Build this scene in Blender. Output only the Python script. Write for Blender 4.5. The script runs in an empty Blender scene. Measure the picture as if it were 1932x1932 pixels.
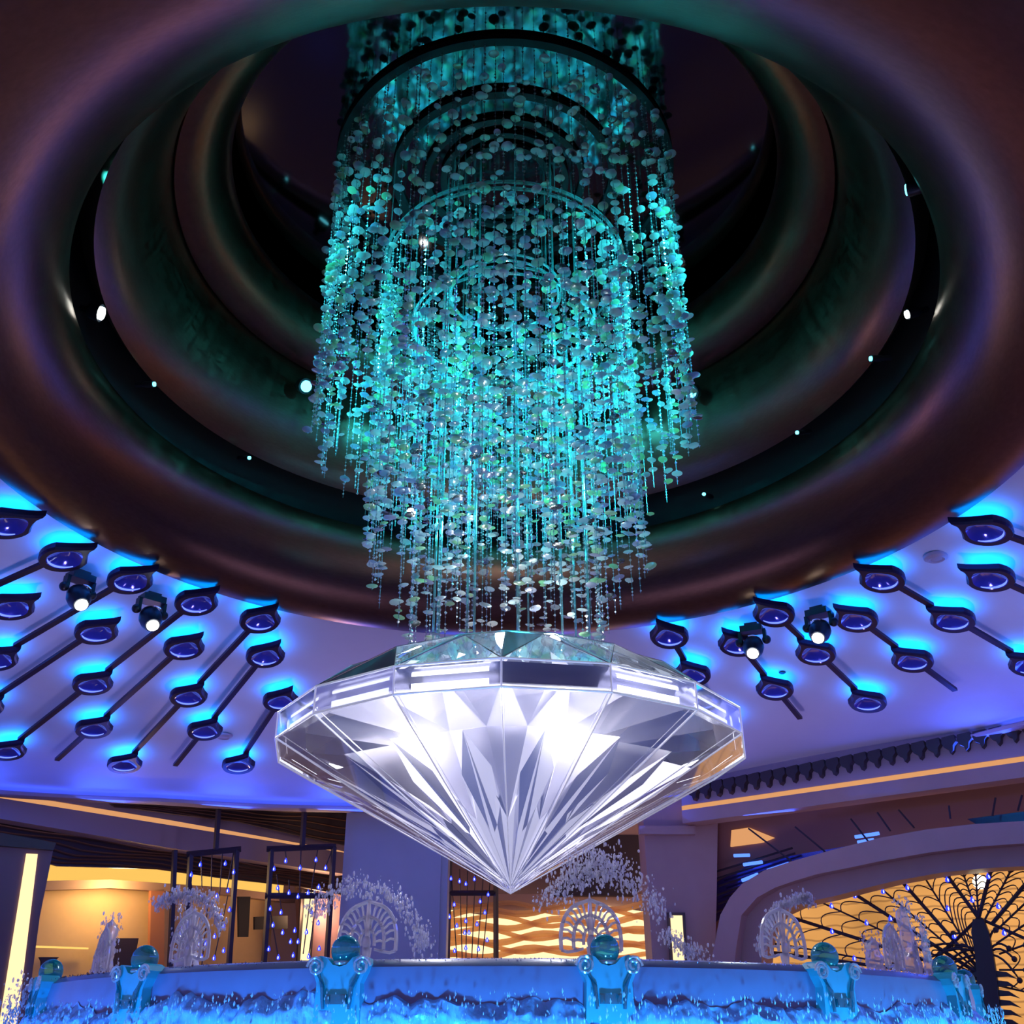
import bpy, math, random
from math import sin, cos, pi, radians as R, atan2, sqrt, hypot
random.seed(7)
SC = bpy.context.scene
COL = SC.collection
# ---------------------------------------------------------------- camera
F_PX = 1946.83; PITCH = R(27.716); CXP = 952.0; CAM = (0.0, -10.0, 1.6)
cd = bpy.data.cameras.new('camera'); cam = bpy.data.objects.new('camera', cd); COL.objects.link(cam)
cam.location = CAM; cam.rotation_euler = (pi/2 + PITCH, 0, 0)
cd.sensor_width = 36; cd.sensor_fit = 'HORIZONTAL'; cd.lens = F_PX/1932*36; cd.shift_x = (966-CXP)/1932
cd.clip_end = 200; cd.clip_start = .05
SC.camera = cam
# ---------------------------------------------------------------- world, exposure
w = bpy.data.worlds.new('world'); SC.world = w; w.use_nodes = True
w.node_tree.nodes['Background'].inputs[0].default_value = (.60, .40, .56, 1)
w.node_tree.nodes['Background'].inputs[1].default_value = .42
vs = SC.view_settings
vs.view_transform = 'Standard'; vs.look = 'None'; vs.gamma = 1; vs.use_curve_mapping = False; vs.exposure = 0.0
SC.cycles.max_bounces = 6; SC.cycles.transparent_max_bounces = 24; SC.cycles.caustics_reflective = False; SC.cycles.caustics_refractive = False
SC.cycles.sample_clamp_indirect = 4
# ---------------------------------------------------------------- helpers
class MB:
    def __init__(s): s.v = []; s.f = []; s.mi = []
    def add(s, vs, fs, m=0):
        b = len(s.v); s.v += [tuple(p) for p in vs]; s.f += [tuple(i+b for i in f) for f in fs]; s.mi += [m]*len(fs)
    def box(s, c, d, rz=0, m=0):
        x, y, z = [k/2 for k in d]; P = []
        for i in (-1, 1):
            for j in (-1, 1):
                for k in (-1, 1):
                    a, b = i*x, j*y
                    P.append((c[0]+a*cos(rz)-b*sin(rz), c[1]+a*sin(rz)+b*cos(rz), c[2]+k*z))
        s.add(P, [(0,1,3,2),(4,6,7,5),(0,4,5,1),(2,3,7,6),(0,2,6,4),(1,5,7,3)], m)
    def tube(s, pts, r, n=8, closed=False, m=0, cap=True):
        # r may be a number or list
        N = len(pts); rr = r if isinstance(r, (list, tuple)) else [r]*N; V = []
        for i, p in enumerate(pts):
            a = pts[(i-1) % N] if (closed or i > 0) else p
            b = pts[(i+1) % N] if (closed or i < N-1) else p
            t = [b[k]-a[k] for k in range(3)]; L = sqrt(sum(q*q for q in t)) or 1; t = [q/L for q in t]
            up = (0, 0, 1) if abs(t[2]) < .9 else (0, 1, 0)
            u = cross(t, up); L = sqrt(sum(q*q for q in u)) or 1; u = [q/L for q in u]; w_ = cross(t, u)
            for k in range(n):
                an = 2*pi*k/n
                V.append(tuple(p[q]+rr[i]*(cos(an)*u[q]+sin(an)*w_[q]) for q in range(3)))
        Fs = []
        for i in range(N if closed else N-1):
            j = (i+1) % N
            for k in range(n):
                l = (k+1) % n; Fs.append((i*n+k, i*n+l, j*n+l, j*n+k))
        if not closed and cap: Fs += [tuple(range(n)), tuple((N-1)*n+k for k in reversed(range(n)))]
        s.add(V, Fs, m)
    def lathe(s, prof, c=(0, 0, 0), n=96, a0=0, a1=2*pi, m=0, closed=False):
        full = abs(a1-a0-2*pi) < 1e-6; M = n if full else n+1; V = []
        for i in range(M):
            a = a0+(a1-a0)*i/n
            for (r, z) in prof: V.append((c[0]+r*sin(a), c[1]+r*cos(a), c[2]+z))
        K = len(prof); Fs = []
        for i in range(n):
            j = (i+1) % M
            for k in range(K if closed else K-1):
                l = (k+1) % K; Fs.append((i*K+k, i*K+l, j*K+l, j*K+k))
        s.add(V, Fs, m)
    def sphere(s, c, r, n=16, k=10, sc=(1, 1, 1), m=0):
        V = []; Fs = []
        for i in range(k+1):
            t = pi*i/k
            for j in range(n):
                a = 2*pi*j/n; V.append((c[0]+r*sc[0]*sin(t)*cos(a), c[1]+r*sc[1]*sin(t)*sin(a), c[2]+r*sc[2]*cos(t)))
        for i in range(k):
            for j in range(n):
                l = (j+1) % n; Fs.append((i*n+j, (i+1)*n+j, (i+1)*n+l, i*n+l))
        s.add(V, Fs, m)
    def prism(s, outer, thick, fr, m=0):
        # outline points (a,b) in frame fr(a,b,c)->xyz, thickness along c from 0 to thick
        N = len(outer)
        V = [fr(a, b, 0) for a, b in outer]+[fr(a, b, thick) for a, b in outer]
        Fs = [tuple(range(N)), tuple(range(2*N-1, N-1, -1))]+[(i, i+N, (i+1) % N+N, (i+1) % N) for i in range(N)]
        s.add(V, Fs, m)
    def band(s, A, B, thick, fr, m=0, closed=False):
        # strip between polylines A and B (a,b) extruded along c
        N = len(A); V = []
        for c_ in (0, thick):
            V += [fr(a, b, c_) for a, b in A]+[fr(a, b, c_) for a, b in B]
        Fs = []
        for i in range(N if closed else N-1):
            j = (i+1) % N
            Fs += [(i, j, N+j, N+i), (2*N+i, 3*N+i, 3*N+j, 2*N+j), (i, 2*N+i, 2*N+j, j), (N+i, N+j, 3*N+j, 3*N+i)]
        if not closed:
            Fs += [(0, N, 3*N, 2*N), (N-1, 3*N-1, 4*N-1, 2*N-1)]
        s.add(V, Fs, m)
    def mesh(s, name, mats, smooth=False):
        me = bpy.data.meshes.new(name); me.from_pydata(s.v, [], s.f)
        for m in (mats if isinstance(mats, (list, tuple)) else [mats]): me.materials.append(m)
        for p, mi in zip(me.polygons, s.mi): p.material_index = mi
        me.validate()
        import bmesh
        bm = bmesh.new(); bm.from_mesh(me); bmesh.ops.recalc_face_normals(bm, faces=bm.faces); bm.to_mesh(me); bm.free()
        if smooth:
            for p in me.polygons: p.use_smooth = True
            try: me.set_sharp_from_angle(angle=R(40))
            except Exception: pass
        return me
    def obj(s, name, mats, parent=None, smooth=False, loc=None):
        o = bpy.data.objects.new(name, s.mesh(name, mats, smooth)); COL.objects.link(o)
        if parent: o.parent = parent
        if loc: o.location = loc
        return o
def cross(a, b): return (a[1]*b[2]-a[2]*b[1], a[2]*b[0]-a[0]*b[2], a[0]*b[1]-a[1]*b[0])
def link(name, me, parent=None, loc=(0, 0, 0), rot=(0, 0, 0), sc=(1, 1, 1)):
    o = bpy.data.objects.new(name, me); COL.objects.link(o); o.parent = parent
    o.location = loc; o.rotation_euler = rot; o.scale = sc; return o
def empty(name, loc=(0, 0, 0), rz=0):
    o = bpy.data.objects.new(name, None); COL.objects.link(o); o.location = loc; o.rotation_euler = (0, 0, rz); o.empty_display_size = .1; return o
def tag(o, label=None, cat=None, group=None, kind=None):
    if label: o['label'] = label
    if cat: o['category'] = cat
    if group: o['group'] = group
    if kind: o['kind'] = kind
    return o
def struct(o): o['kind'] = 'structure'; return o
def copy_tree(o, parent=None):
    c = o.copy(); COL.objects.link(c); c.parent = parent
    for ch in list(o.children): copy_tree(ch, c)
    return c
def at_plane(u, v, pl):
    """image ray meets the vertical wall plane (x0,y0,dx,dy): returns (distance along wall, height)"""
    c, s = cos(PITCH), sin(PITCH); a = (u-CXP)/F_PX; b = (966-v)/F_PX
    d = (a, c-b*s, s+b*c); x0, y0, dx, dy = pl; nx, ny = -dy, dx
    t = ((x0-CAM[0])*nx+(y0-CAM[1])*ny)/(d[0]*nx+d[1]*ny)
    x, y, z = CAM[0]+t*d[0], CAM[1]+t*d[1], CAM[2]+t*d[2]
    return ((x-x0)*dx+(y-y0)*dy, z)
def frame(pl, off=0):
    x0, y0, dx, dy = pl; nx, ny = dy, -dx      # n points to the room (camera side)
    if (CAM[0]-x0)*nx+(CAM[1]-y0)*ny < 0: nx, ny = -nx, -ny
    return lambda a, b, c_: (x0+a*dx+(c_+off)*nx, y0+a*dy+(c_+off)*ny, b)
def shift(pl, back):
    x0, y0, dx, dy = pl; nx, ny = dy, -dx
    if (CAM[0]-x0)*nx+(CAM[1]-y0)*ny < 0: nx, ny = -nx, -ny
    return (x0-back*nx, y0-back*ny, dx, dy)
# ---------------------------------------------------------------- materials
def srgb(*c): return tuple(((x/255)/12.92 if x/255 <= .04045 else ((x/255+.055)/1.055)**2.4) for x in c)
def mat(name, col, rough=.5, metal=0, emit=None, es=0, noise=0, nscale=8, bump=0, alpha=1, spec=.5, aniso=0, stretch=None, trans=0, coat=0):
    m = bpy.data.materials.new(name); m.use_nodes = True; nt = m.node_tree; b = nt.nodes['Principled BSDF']
    b.inputs['Base Color'].default_value = (*col, 1); b.inputs['Roughness'].default_value = rough; b.inputs['Metallic'].default_value = metal
    b.inputs['Alpha'].default_value = alpha; b.inputs['Specular IOR Level'].default_value = spec
    b.inputs['Transmission Weight'].default_value = trans; b.inputs['Coat Weight'].default_value = coat
    if aniso: b.inputs['Anisotropic'].default_value = aniso
    if emit: b.inputs['Emission Color'].default_value = (*emit, 1); b.inputs['Emission Strength'].default_value = es
    if noise or bump:
        tc = nt.nodes.new('ShaderNodeTexCoord'); mp = nt.nodes.new('ShaderNodeMapping'); n = nt.nodes.new('ShaderNodeTexNoise')
        nt.links.new(tc.outputs['Object'], mp.inputs[0]); nt.links.new(mp.outputs[0], n.inputs[0]); n.inputs['Scale'].default_value = nscale; n.inputs['Detail'].default_value = 5
        if stretch: mp.inputs['Scale'].default_value = stretch
        if noise:
            mr = nt.nodes.new('ShaderNodeMapRange'); mr.inputs[3].default_value = 1-noise; mr.inputs[4].default_value = 1+noise
            mx = nt.nodes.new('ShaderNodeVectorMath'); mx.operation = 'SCALE'; mx.inputs[0].default_value = col
            nt.links.new(n.outputs[0], mr.inputs[0]); nt.links.new(mr.outputs[0], mx.inputs['Scale']); nt.links.new(mx.outputs[0], b.inputs['Base Color'])
        if bump:
            bp = nt.nodes.new('ShaderNodeBump'); bp.inputs['Strength'].default_value = bump; bp.inputs['Distance'].default_value = .02
            nt.links.new(n.outputs[0], bp.inputs['Height']); nt.links.new(bp.outputs[0], b.inputs['Normal'])
    return m
def emis(name, col, s):
    m = bpy.data.materials.new(name); m.use_nodes = True; nt = m.node_tree; nt.nodes.clear()
    e = nt.nodes.new('ShaderNodeEmission'); e.inputs[0].default_value = (*col, 1); e.inputs[1].default_value = s
    o = nt.nodes.new('ShaderNodeOutputMaterial'); nt.links.new(e.outputs[0], o.inputs[0]); return m
def glass(name, tint=(1, 1, 1), refl=.25, gcol=(1, 1, 1), rough=.03, body=0, bcol=(1, 1, 1)):
    """thin architectural pane: clear, with a mirror share and optional milky body"""
    m = bpy.data.materials.new(name); m.use_nodes = True; nt = m.node_tree; nt.nodes.clear(); N = nt.nodes.new; L = nt.links.new
    t = N('ShaderNodeBsdfTransparent'); t.inputs[0].default_value = (*tint, 1)
    g = N('ShaderNodeBsdfGlossy'); g.inputs[0].default_value = (*gcol, 1); g.inputs['Roughness'].default_value = rough
    lw = N('ShaderNodeLayerWeight'); lw.inputs[0].default_value = .3
    mr = N('ShaderNodeMapRange'); mr.inputs[3].default_value = refl; mr.inputs[4].default_value = min(1, refl+.6)
    L(lw.outputs['Fresnel'], mr.inputs[0]); mx = N('ShaderNodeMixShader'); L(mr.outputs[0], mx.inputs[0]); L(t.outputs[0], mx.inputs[1]); L(g.outputs[0], mx.inputs[2])
    o = N('ShaderNodeOutputMaterial'); last = mx
    if body:
        d = N('ShaderNodeBsdfDiffuse'); d.inputs[0].default_value = (*bcol, 1); tr = N('ShaderNodeBsdfTranslucent'); tr.inputs[0].default_value = (*bcol, 1)
        a = N('ShaderNodeMixShader'); a.inputs[0].default_value = .5; L(d.outputs[0], a.inputs[1]); L(tr.outputs[0], a.inputs[2])
        q = N('ShaderNodeMixShader'); q.inputs[0].default_value = body; L(mx.outputs[0], q.inputs[1]); L(a.outputs[0], q.inputs[2]); last = q
    L(last.outputs[0], o.inputs[0]); return m
M = {}
M['ceil'] = mat('painted_plaster', (.62, .60, .66), .6, noise=.04, nscale=3)
M['bronze'] = mat('brushed_bronze', (.165, .088, .060), .29, 1, noise=.25, nscale=9, stretch=(1, 1, 6), bump=.05)
M['black'] = mat('black_void', (.006, .006, .008), .8)
M['blackm'] = mat('black_metal', (.012, .012, .02), .4, .3)
M['mirror'] = mat('dark_mirror', (.10, .095, .10), .06, 1)
M['orn'] = mat('dark_purple_metal', (.022, .016, .06), .35, .5)
M['bowl'] = mat('blue_glazed_bowl', (.03, .05, .55), .15, .2, coat=1)
M['bowlrim'] = emis('crescent_led', (.20, .30, 1), 1.3)
M['glow'] = emis('blue_led_glow', (.0, .19, 1), 15)
M['cove'] = emis('blue_cove_led', (.03, .08, 1), 8)
M['warm'] = emis('warm_led', (1, .46, .19), .75)
M['warmw'] = emis('warm_white_led', (1, .74, .38), 1.5)
M['chrome'] = mat('chrome', (.8, .8, .86), .12, 1)
M['pane'] = glass('diamond_pane', (.93, .94, .98), .07, (.9, .9, 1), .03, .05, (.9, .9, 1))  # milky share paints the glow haze into the panes
M['rib'] = mat('glow_painted_steel', (.9, .9, .95), .25, .7, (.9, .88, 1), .25)  # emission put in to whiten the ribs, they hold no lamps
M['crown'] = glass('crown_pane', (.75, .82, .86), .34, (.9, .95, 1), .02, .10, (.8, .9, .95))
M['girdle'] = glass('girdle_pane', (.78, .80, .90), .18, (.8, .83, .98), .04, .12, (.7, .75, .9))
M['corew'] = mat('white_reflection_glow', (.85, .84, .92), .35, 0, (.93, .89, 1), 1.35)  # emission stands in for girdle lights reflected in the glass
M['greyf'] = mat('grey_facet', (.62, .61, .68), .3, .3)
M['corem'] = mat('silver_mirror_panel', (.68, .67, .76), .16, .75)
M['lite'] = emis('white_light_bar', (.93, .95, 1), 6)
M['lens'] = emis('white_lens', (.9, 1, .95), 30)
M['lensc'] = emis('cyan_lens', (.14, .85, 1), 4)
M['acryl'] = glass('clear_acrylic', (.8, .95, .97), .3, (.8, 1, 1), .1, .1, (.6, 1, 1))
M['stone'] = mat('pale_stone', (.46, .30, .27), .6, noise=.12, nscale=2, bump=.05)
M['grey'] = mat('grey_silver_cladding', (.48, .50, .58), .45, .1, noise=.06, nscale=2)
M['soffit'] = mat('mauve_plaster', (.42, .33, .40), .6)
M['brown'] = mat('dark_bronze_canopy', (.05, .035, .045), .45, .3)
M['frame'] = mat('dark_brown_frame', (.035, .025, .04), .5)
M['beige'] = mat('beige_wall', (.55, .38, .20), .7, noise=.05)
M['floor'] = mat('polished_floor', (.25, .2, .2), .2)
M['teal'] = glass('teal_ball_glass', (.25, .75, .8), .16, (.7, 1, 1), .06, .35, (.0, .45, .55))
M['crystal'] = glass('crystal_crest', (.8, .82, .9), .25, (1, 1, 1), .12, .55, (1, 1, 1))
M['pylon'] = mat('frosted_aqua_pylon', (.05, .38, .55), .25, 0, (.0, .50, .70), .07)
M['led'] = emis('blue_droplet_led', (.03, .05, 1), 1.6)
M['ledc'] = emis('white_led_core', (.7, .85, 1), 3)
def bead_mat(name, ramp, tl=.5, gl=.25, rough=.2):
    m = bpy.data.materials.new(name); m.use_nodes = True; nt = m.node_tree; nt.nodes.clear(); N = nt.nodes.new; L = nt.links.new
    oi = N('ShaderNodeObjectInfo'); cr = N('ShaderNodeValToRGB'); cr.color_ramp.interpolation = 'CONSTANT'
    L(oi.outputs['Random'], cr.inputs[0]); els = cr.color_ramp.elements
    for i, (p, c) in enumerate(ramp):
        e = els[i] if i < len(els) else els.new(p)
        e.position = p; e.color = (*c, 1)
    d = N('ShaderNodeBsdfDiffuse'); t = N('ShaderNodeBsdfTranslucent'); g = N('ShaderNodeBsdfGlossy'); g.inputs['Roughness'].default_value = rough
    L(cr.outputs[0], d.inputs[0]); L(cr.outputs[0], t.inputs[0])
    a = N('ShaderNodeMixShader'); a.inputs[0].default_value = tl; L(d.outputs[0], a.inputs[1]); L(t.outputs[0], a.inputs[2])
    b = N('ShaderNodeMixShader'); b.inputs[0].default_value = gl; L(a.outputs[0], b.inputs[1]); L(g.outputs[0], b.inputs[2])
    o = N('ShaderNodeOutputMaterial'); L(b.outputs[0], o.inputs[0]); return m
M['disc'] = bead_mat('pearly_disc', [(0, (.8, .9, .85)), (.30, (.5, .8, .45)), (.50, (.5, .65, .75)), (.66, (.9, .95, .9)), (.84, (.45, .45, .6)), (.94, (.03, .03, .03))])
M['seed'] = bead_mat('glass_seed_bead', [(0, (.9, .95, .95)), (.5, (.8, .9, .9))], .3, .5, .25)
M['wire'] = mat('fine_wire', (.12, .25, .27), .3, .6)
# water
def water_mat(name, col, em, ecol, scale, rough=.3, alpha=1):
    m = mat(name, col, rough, 0, ecol, em, bump=.9, nscale=scale, noise=.35, stretch=(1, 1, .35), alpha=alpha, spec=.8); return m
M['film'] = mat('smooth_water_film', (.15, .20, .36), .28, 0, noise=.12, nscale=6, bump=.12, stretch=(1, 1, .2), spec=.6)
M['foam'] = mat('churning_water', (.22, .62, 1), .22, 0, noise=.6, nscale=16, bump=1.0, stretch=(1, 1, .3), spec=1)  # blue of the pool light is dyed into the base colour
M['spray'] = glass('water_spray', (.95, .96, 1), .2, (1, 1, 1), .15, .35, (.95, .96, 1))

# ---------------------------------------------------------------- lamps of the setting
def lamp(name, kind, loc, power, col, size=.1, target=None, spot=None, blend=.4, parent=None):
    d = bpy.data.lights.new(name, kind); d.energy = power; d.color = col
    o = bpy.data.objects.new(name, d); COL.objects.link(o); o.location = loc
    if kind in ('POINT', 'SPOT'): d.shadow_soft_size = size
    if kind == 'SPOT': d.spot_size = spot or R(40); d.spot_blend = blend
    if kind == 'AREA': d.size = size
    if target:
        import mathutils
        v = mathutils.Vector(target)-mathutils.Vector(loc); o.rotation_euler = v.to_track_quat('-Z', 'Y').to_euler()
    return o

# ================================================================ SETTING
APEX = 9.11; SLOPE = .206
def cz(r): return APEX-SLOPE*r
EDGE = [(-180, 12.2), (-120, 13.2), (-90, 14.0), (-43.8, 14.12), (-31.7, 13.49), (-15.3, 13.1), (0, 12.75), (23.3, 12.29), (36.6, 11.8), (50.5, 11.54), (90, 11.4), (120, 11.5), (180, 12.2)]
def edge_r(a):
    a = (a+180) % 360-180
    for (a0, r0), (a1, r1) in zip(EDGE, EDGE[1:]):
        if a0 <= a <= a1:
            t = (a-a0)/(a1-a0); return r0+(r1-r0)*t
    return 12
def ceiling():
    m = MB(); n = 180; V = []; Fs = []; K = 12
    for i in range(n):
        a = 360*i/n-180; re = edge_r(a)
        for k in range(K+1):
            r = 5.6+(re-5.6)*k/K; V.append((r*sin(R(a)), r*cos(R(a)), cz(r)))
        # rounded outer lip
        for k, (dr, dz) in enumerate([(.03, -.03), (.05, -.06), (.05, -.09), (.04, -.11)]): V.append(((re+dr)*sin(R(a)), (re+dr)*cos(R(a)), cz(re)+dz))
    Q = K+5
    for i in range(n):
        j = (i+1) % n
        for k in range(Q-1): Fs.append((i*Q+k, i*Q+k+1, j*Q+k+1, j*Q+k))
    m.add(V, Fs); struct(m.obj('ceiling', M['ceil'], smooth=True))
ceiling()
# floor, enclosing walls behind
m = MB(); m.box((0, 4, -.05), (60, 60, .1)); struct(m.obj('floor', M['floor']))
m = MB(); m.lathe([(.001, 0), (4.8, 0)], (0, 0, 13.2), 96); m.lathe([(4.8, 0), (4.8, -1.0)], (0, 0, 13.2), 96)
# three nested bronze rings of the oculus: profile arcs bulging to the room
def ring_profile(p0, p1, bulge, lip=.25, n=14):
    (r0, z0), (r1, z1) = p0, p1; dx, dz = r1-r0, z1-z0; L = hypot(dx, dz); nx, nz = dz/L, -dx/L
    if nz > 0: nx, nz = -nx, -nz
    P = []
    for i in range(n+1):
        t = i/n; k = bulge*(sin(pi*t)**.75); P.append((r0+dx*t+nx*k, z0+dz*t+nz*k))
    return P
def ring(prof, extra0, extra1, name, n=160, swell=None):
    m = MB(); m.lathe(extra0+prof+extra1, (0, 0, 0), n)
    if swell:      # the outer side widens towards the near (camera) side of the hall
        V = []
        for x, y, z in m.v:
            r_ = hypot(x, y); a_ = abs(math.degrees(atan2(x, y))); t = max(0, min(1, (a_-85)/70)); t = t*t*(3-2*t)
            k = max(0, (r_-4.82)/(6.16-4.82)); q = 1+swell*t*k/r_*1.0; V.append((x*q, y*q, z-(swell*SLOPE+.05)*t*k))
        m.v = V
    return m.obj(name, M['bronze'], smooth=True)
p = ring_profile((6.16, 7.76), (4.82, 8.79), .34)
o = ring(p, [(5.9, 7.80), (6.14, 7.79)], [(4.84, 8.86), (4.92, 8.90), (5.2, 8.92)], 'bronze_ring', 160, 1.1); ring1 = o
tag(o, 'lowest and widest bronze ring around the ceiling opening', 'ceiling ring', 'nested bronze rings of the ceiling opening')
p = ring_profile((4.67, 9.31), (4.15, 11.3), .30)
o = ring(p, [(4.85, 9.55), (4.72, 9.36)], [(4.2, 11.4), (4.4, 11.5)], 'bronze_ring')
tag(o, 'middle bronze ring above the dark slot with small spotlights', 'ceiling ring', 'nested bronze rings of the ceiling opening')
p = ring_profile((4.03, 10.70), (3.45, 11.40), .20)
o = ring(p, [(4.2, 10.9), (4.08, 10.75)], [(3.5, 11.5), (3.7, 11.55)], 'bronze_ring')
tag(o, 'highest and narrowest bronze ring around the bead chandelier', 'ceiling ring', 'nested bronze rings of the ceiling opening')
# dark shaft behind the rings and black glass ceiling over the shaft
m = MB(); m.lathe([(5.7, 7.99), (5.7, 8.9), (5.3, 9.4), (5.1, 9.9), (5.1, 11.9), (4.9, 12.0)], n=96); struct(m.obj('trim_1', M['black'], smooth=True))
m = MB(); m.lathe([(.001, 11.80), (4.95, 11.80), (4.95, 11.86), (.001, 11.86)], n=96); struct(m.obj('ceiling_shaft', M['mirror']))
# blue cove strip running on top of the lowest ring, lighting the plaster ceiling
m = MB(); m.lathe([(5.99, 7.805), (6.08, 7.805)], n=128)
o = m.obj('cove_light_strip', M['cove']); tag(o, 'blue light strip tucked behind the outer lip of the lowest ring', 'light strip')
# outer cove: blue strip just inside the ceiling edge
def edge_ring(name, prof, mt, a0=-180, a1=180, n=180, smooth=True):
    m = MB(); V = []; K = len(prof); Fs = []
    M_ = n if a1-a0 == 360 else n+1
    for i in range(M_):
        a = a0+(a1-a0)*i/n; re = edge_r(a)
        for dr, z in prof: V.append(((re+dr)*sin(R(a)), (re+dr)*cos(R(a)), cz(re)+z))
    for i in range(n):
        j = (i+1) % M_
        for k in range(K-1): Fs.append((i*K+k, i*K+k+1, j*K+k+1, j*K+k))
    m.add(V, Fs); return m.obj(name, mt, smooth=smooth)
struct(edge_ring('trim_2', [(.04, -.10), (-.12, -.13), (-.13, -.10), (-.15, -.12), (-.13, -.17), (.0, -.19), (.3, -.16), (.5, -.12)], M['soffit']))
o = edge_ring('cove_light_strip', [(-.10, -.118), (-.03, -.105)], M['cove'])
tag(o, 'blue light strip on the ledge under the outer ceiling edge', 'light strip')
# ================================================================ FACADES
PL = (-9.84, 10.4, .659, .752)      # left soffit / cornice line
PR = (3.9, 11.5, .795, -.607)       # right arcade wall
PB = (0, 17, 1, 0)                  # back wall
def px_poly(pl, pts): return [at_plane(u, v, pl) for u, v in pts]
def slab(name, pl, pts, thick, mt, off=0, parent=None, back=0, m=None):
    q = shift(pl, back) if back else pl
    mb = m or MB(); mb.prism(px_poly(q, pts), thick, frame(q, off))
    return None if m else mb.obj(name, mt, parent)
# --- right arcade wall : fascia, warm strip, frieze
fr = frame(PR)
def rbox(name, s0, s1, z0, z1, t0, t1, mt, parent=None, m=None, pl=PR):
    f = frame(pl); mb = m or MB()
    mb.add([f(a, b, c_) for a in (s0, s1) for b in (z0, z1) for c_ in (t0, t1)], [(0,1,3,2),(4,6,7,5),(0,4,5,1),(2,3,7,6),(0,2,6,4),(1,5,7,3)])
    return None if m else mb.obj(name, mt, parent)
struct(rbox('wall_right', -.3, 12, 6.14, 6.75, -.4, 0, M['soffit']))
struct(rbox('trim_3', -.3, 12, 5.78, 6.04, -.4, .03, M['stone']))
o = rbox('warm_light_strip', -.3, 12, 6.045, 6.13, -.3, .015, M['warm']); tag(o, 'long warm light strip running along the right cornice', 'light strip')
# leaf brackets under the right edge of the ceiling
lm = MB(); lm.prism([(-.10, .12), (.12, .14), (.13, .02), (.07, -.04), (.055, -.13), (.0, -.18), (-.02, -.10), (-.09, -.06), (-.12, .02)], .16, lambda a, b, c_: (a, -c_, b))
leafme = lm.mesh('cornice_leaf', M['brown'])
for i in range(36):
    s_ = .05+i*.27
    if s_ > 9.6: break
    x, y, z = fr(s_, 6.36+.008*i, .0)
    t_ = .0
    o = link('cornice_bracket', leafme, None, (x, y, z), (0, 0, atan2(PR[3], PR[2])))
    tag(o, 'small dark leaf bracket above the right warm light strip, number %d from the diamond end' % (i+1), 'bracket', 'leaf brackets along the right cornice')
# pier at the corner of the right wall
struct(slab('wall_pier', (3.9, 12.0, 1, 0), [(1212, 1515), (1355, 1500), (1352, 1700), (1345, 1950), (1240, 1950)], -1.0, M['stone'], m=None))
struct(slab('trim_4', (3.9, 11.9, 1, 0), [(1205, 1560), (1310, 1560), (1310, 1576), (1205, 1576)], .12, M['stone']))
# arch band
outer = [(1338, 1950), (1345, 1850), (1352, 1800), (1366, 1728), (1384, 1695), (1406, 1670), (1449, 1644), (1504, 1626), (1576, 1606), (1667, 1583), (1757, 1567), (1848, 1557), (1932, 1552), (2060, 1550), (2200, 1556)]
mid = [(1385, 1950), (1390, 1850), (1396, 1790), (1406, 1728), (1435, 1695), (1470, 1676), (1505, 1664), (1545, 1652), (1600, 1641), (1667, 1627), (1757, 1611), (1848, 1600), (1932, 1594), (2060, 1592), (2200, 1598)]
inner = [(1425, 1950), (1430, 1850), (1436, 1780), (1447, 1742), (1466, 1722), (1496, 1708), (1533, 1698), (1570, 1690), (1620, 1677), (1685, 1661), (1775, 1645), (1855, 1637), (1932, 1633), (2060, 1632), (2200, 1640)]
ar = empty('stone_arch', fr(4, 0, 0)); ar_in = []
def rel(o, par): # keep world coords while parenting to an unrotated empty
    o.parent = par; o.location = tuple(o.location[i]-par.location[i] for i in range(3)); return o
m = MB(); m.band(px_poly(PR, outer), px_poly(PR, mid), .74, frame(PR, -.58)); rel(m.obj('outer_moulding', M['stone']), ar)
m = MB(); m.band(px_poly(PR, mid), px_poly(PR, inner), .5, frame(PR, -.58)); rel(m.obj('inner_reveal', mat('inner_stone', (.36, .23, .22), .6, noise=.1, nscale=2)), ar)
tag(ar, 'wide mauve stone arch around the glowing amber gate on the right', 'arch')
# spandrel opening over the arch: mirrored purple bay with slats
PS = shift(PR, 1.3)
struct(slab('wall_bay', PS, [(1300, 1480), (2150, 1300), (2150, 1720), (1300, 1960)], -.1, mat('bay_wall', (.30, .17, .16), .5)))
m = MB()
for a in [[(1350, 1700), (1420, 1668), (1505, 1640), (1600, 1612), (1640, 1590), (1520, 1610), (1420, 1630), (1352, 1665)], [(1345, 1745), (1400, 1700), (1400, 1680), (1350, 1700)]]:
    m.prism(px_poly(shift(PR, 1.15), a), .03, frame(shift(PR, 1.15)))
o = m.obj('mirror_panel', mat('blue_reflection_mirror', (.10, .10, .42), .15, .8)); tag(o, 'mirrored panel with violet reflections painted in, in the gap above the stone arch', 'panel')  # blue reflections are put into the base colour of the mirror
PS2 = shift(PR, .95)
sr = empty('louvre_screen', frame(PS2)(0, 5, 0))
for i, (a, b) in enumerate([((1350, 1645), (1495, 1600)), ((1352, 1658), (1500, 1610)), ((1356, 1672), (1508, 1622)), ((1350, 1690), (1500, 1636)), ((1355, 1706), (1452, 1668)), ((1348, 1722), (1430, 1690))]):
    m = MB(); A = at_plane(*a, PS2); B = at_plane(*b, PS2); f_ = frame(PS2)
    m.tube([f_(A[0], A[1], 0), f_(B[0], B[1], 0)], .022, 6); rel(m.obj('slat', M['frame']), sr)
tag(sr, 'fan of dark slats catching blue light above the arch left end', 'screen')
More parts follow.
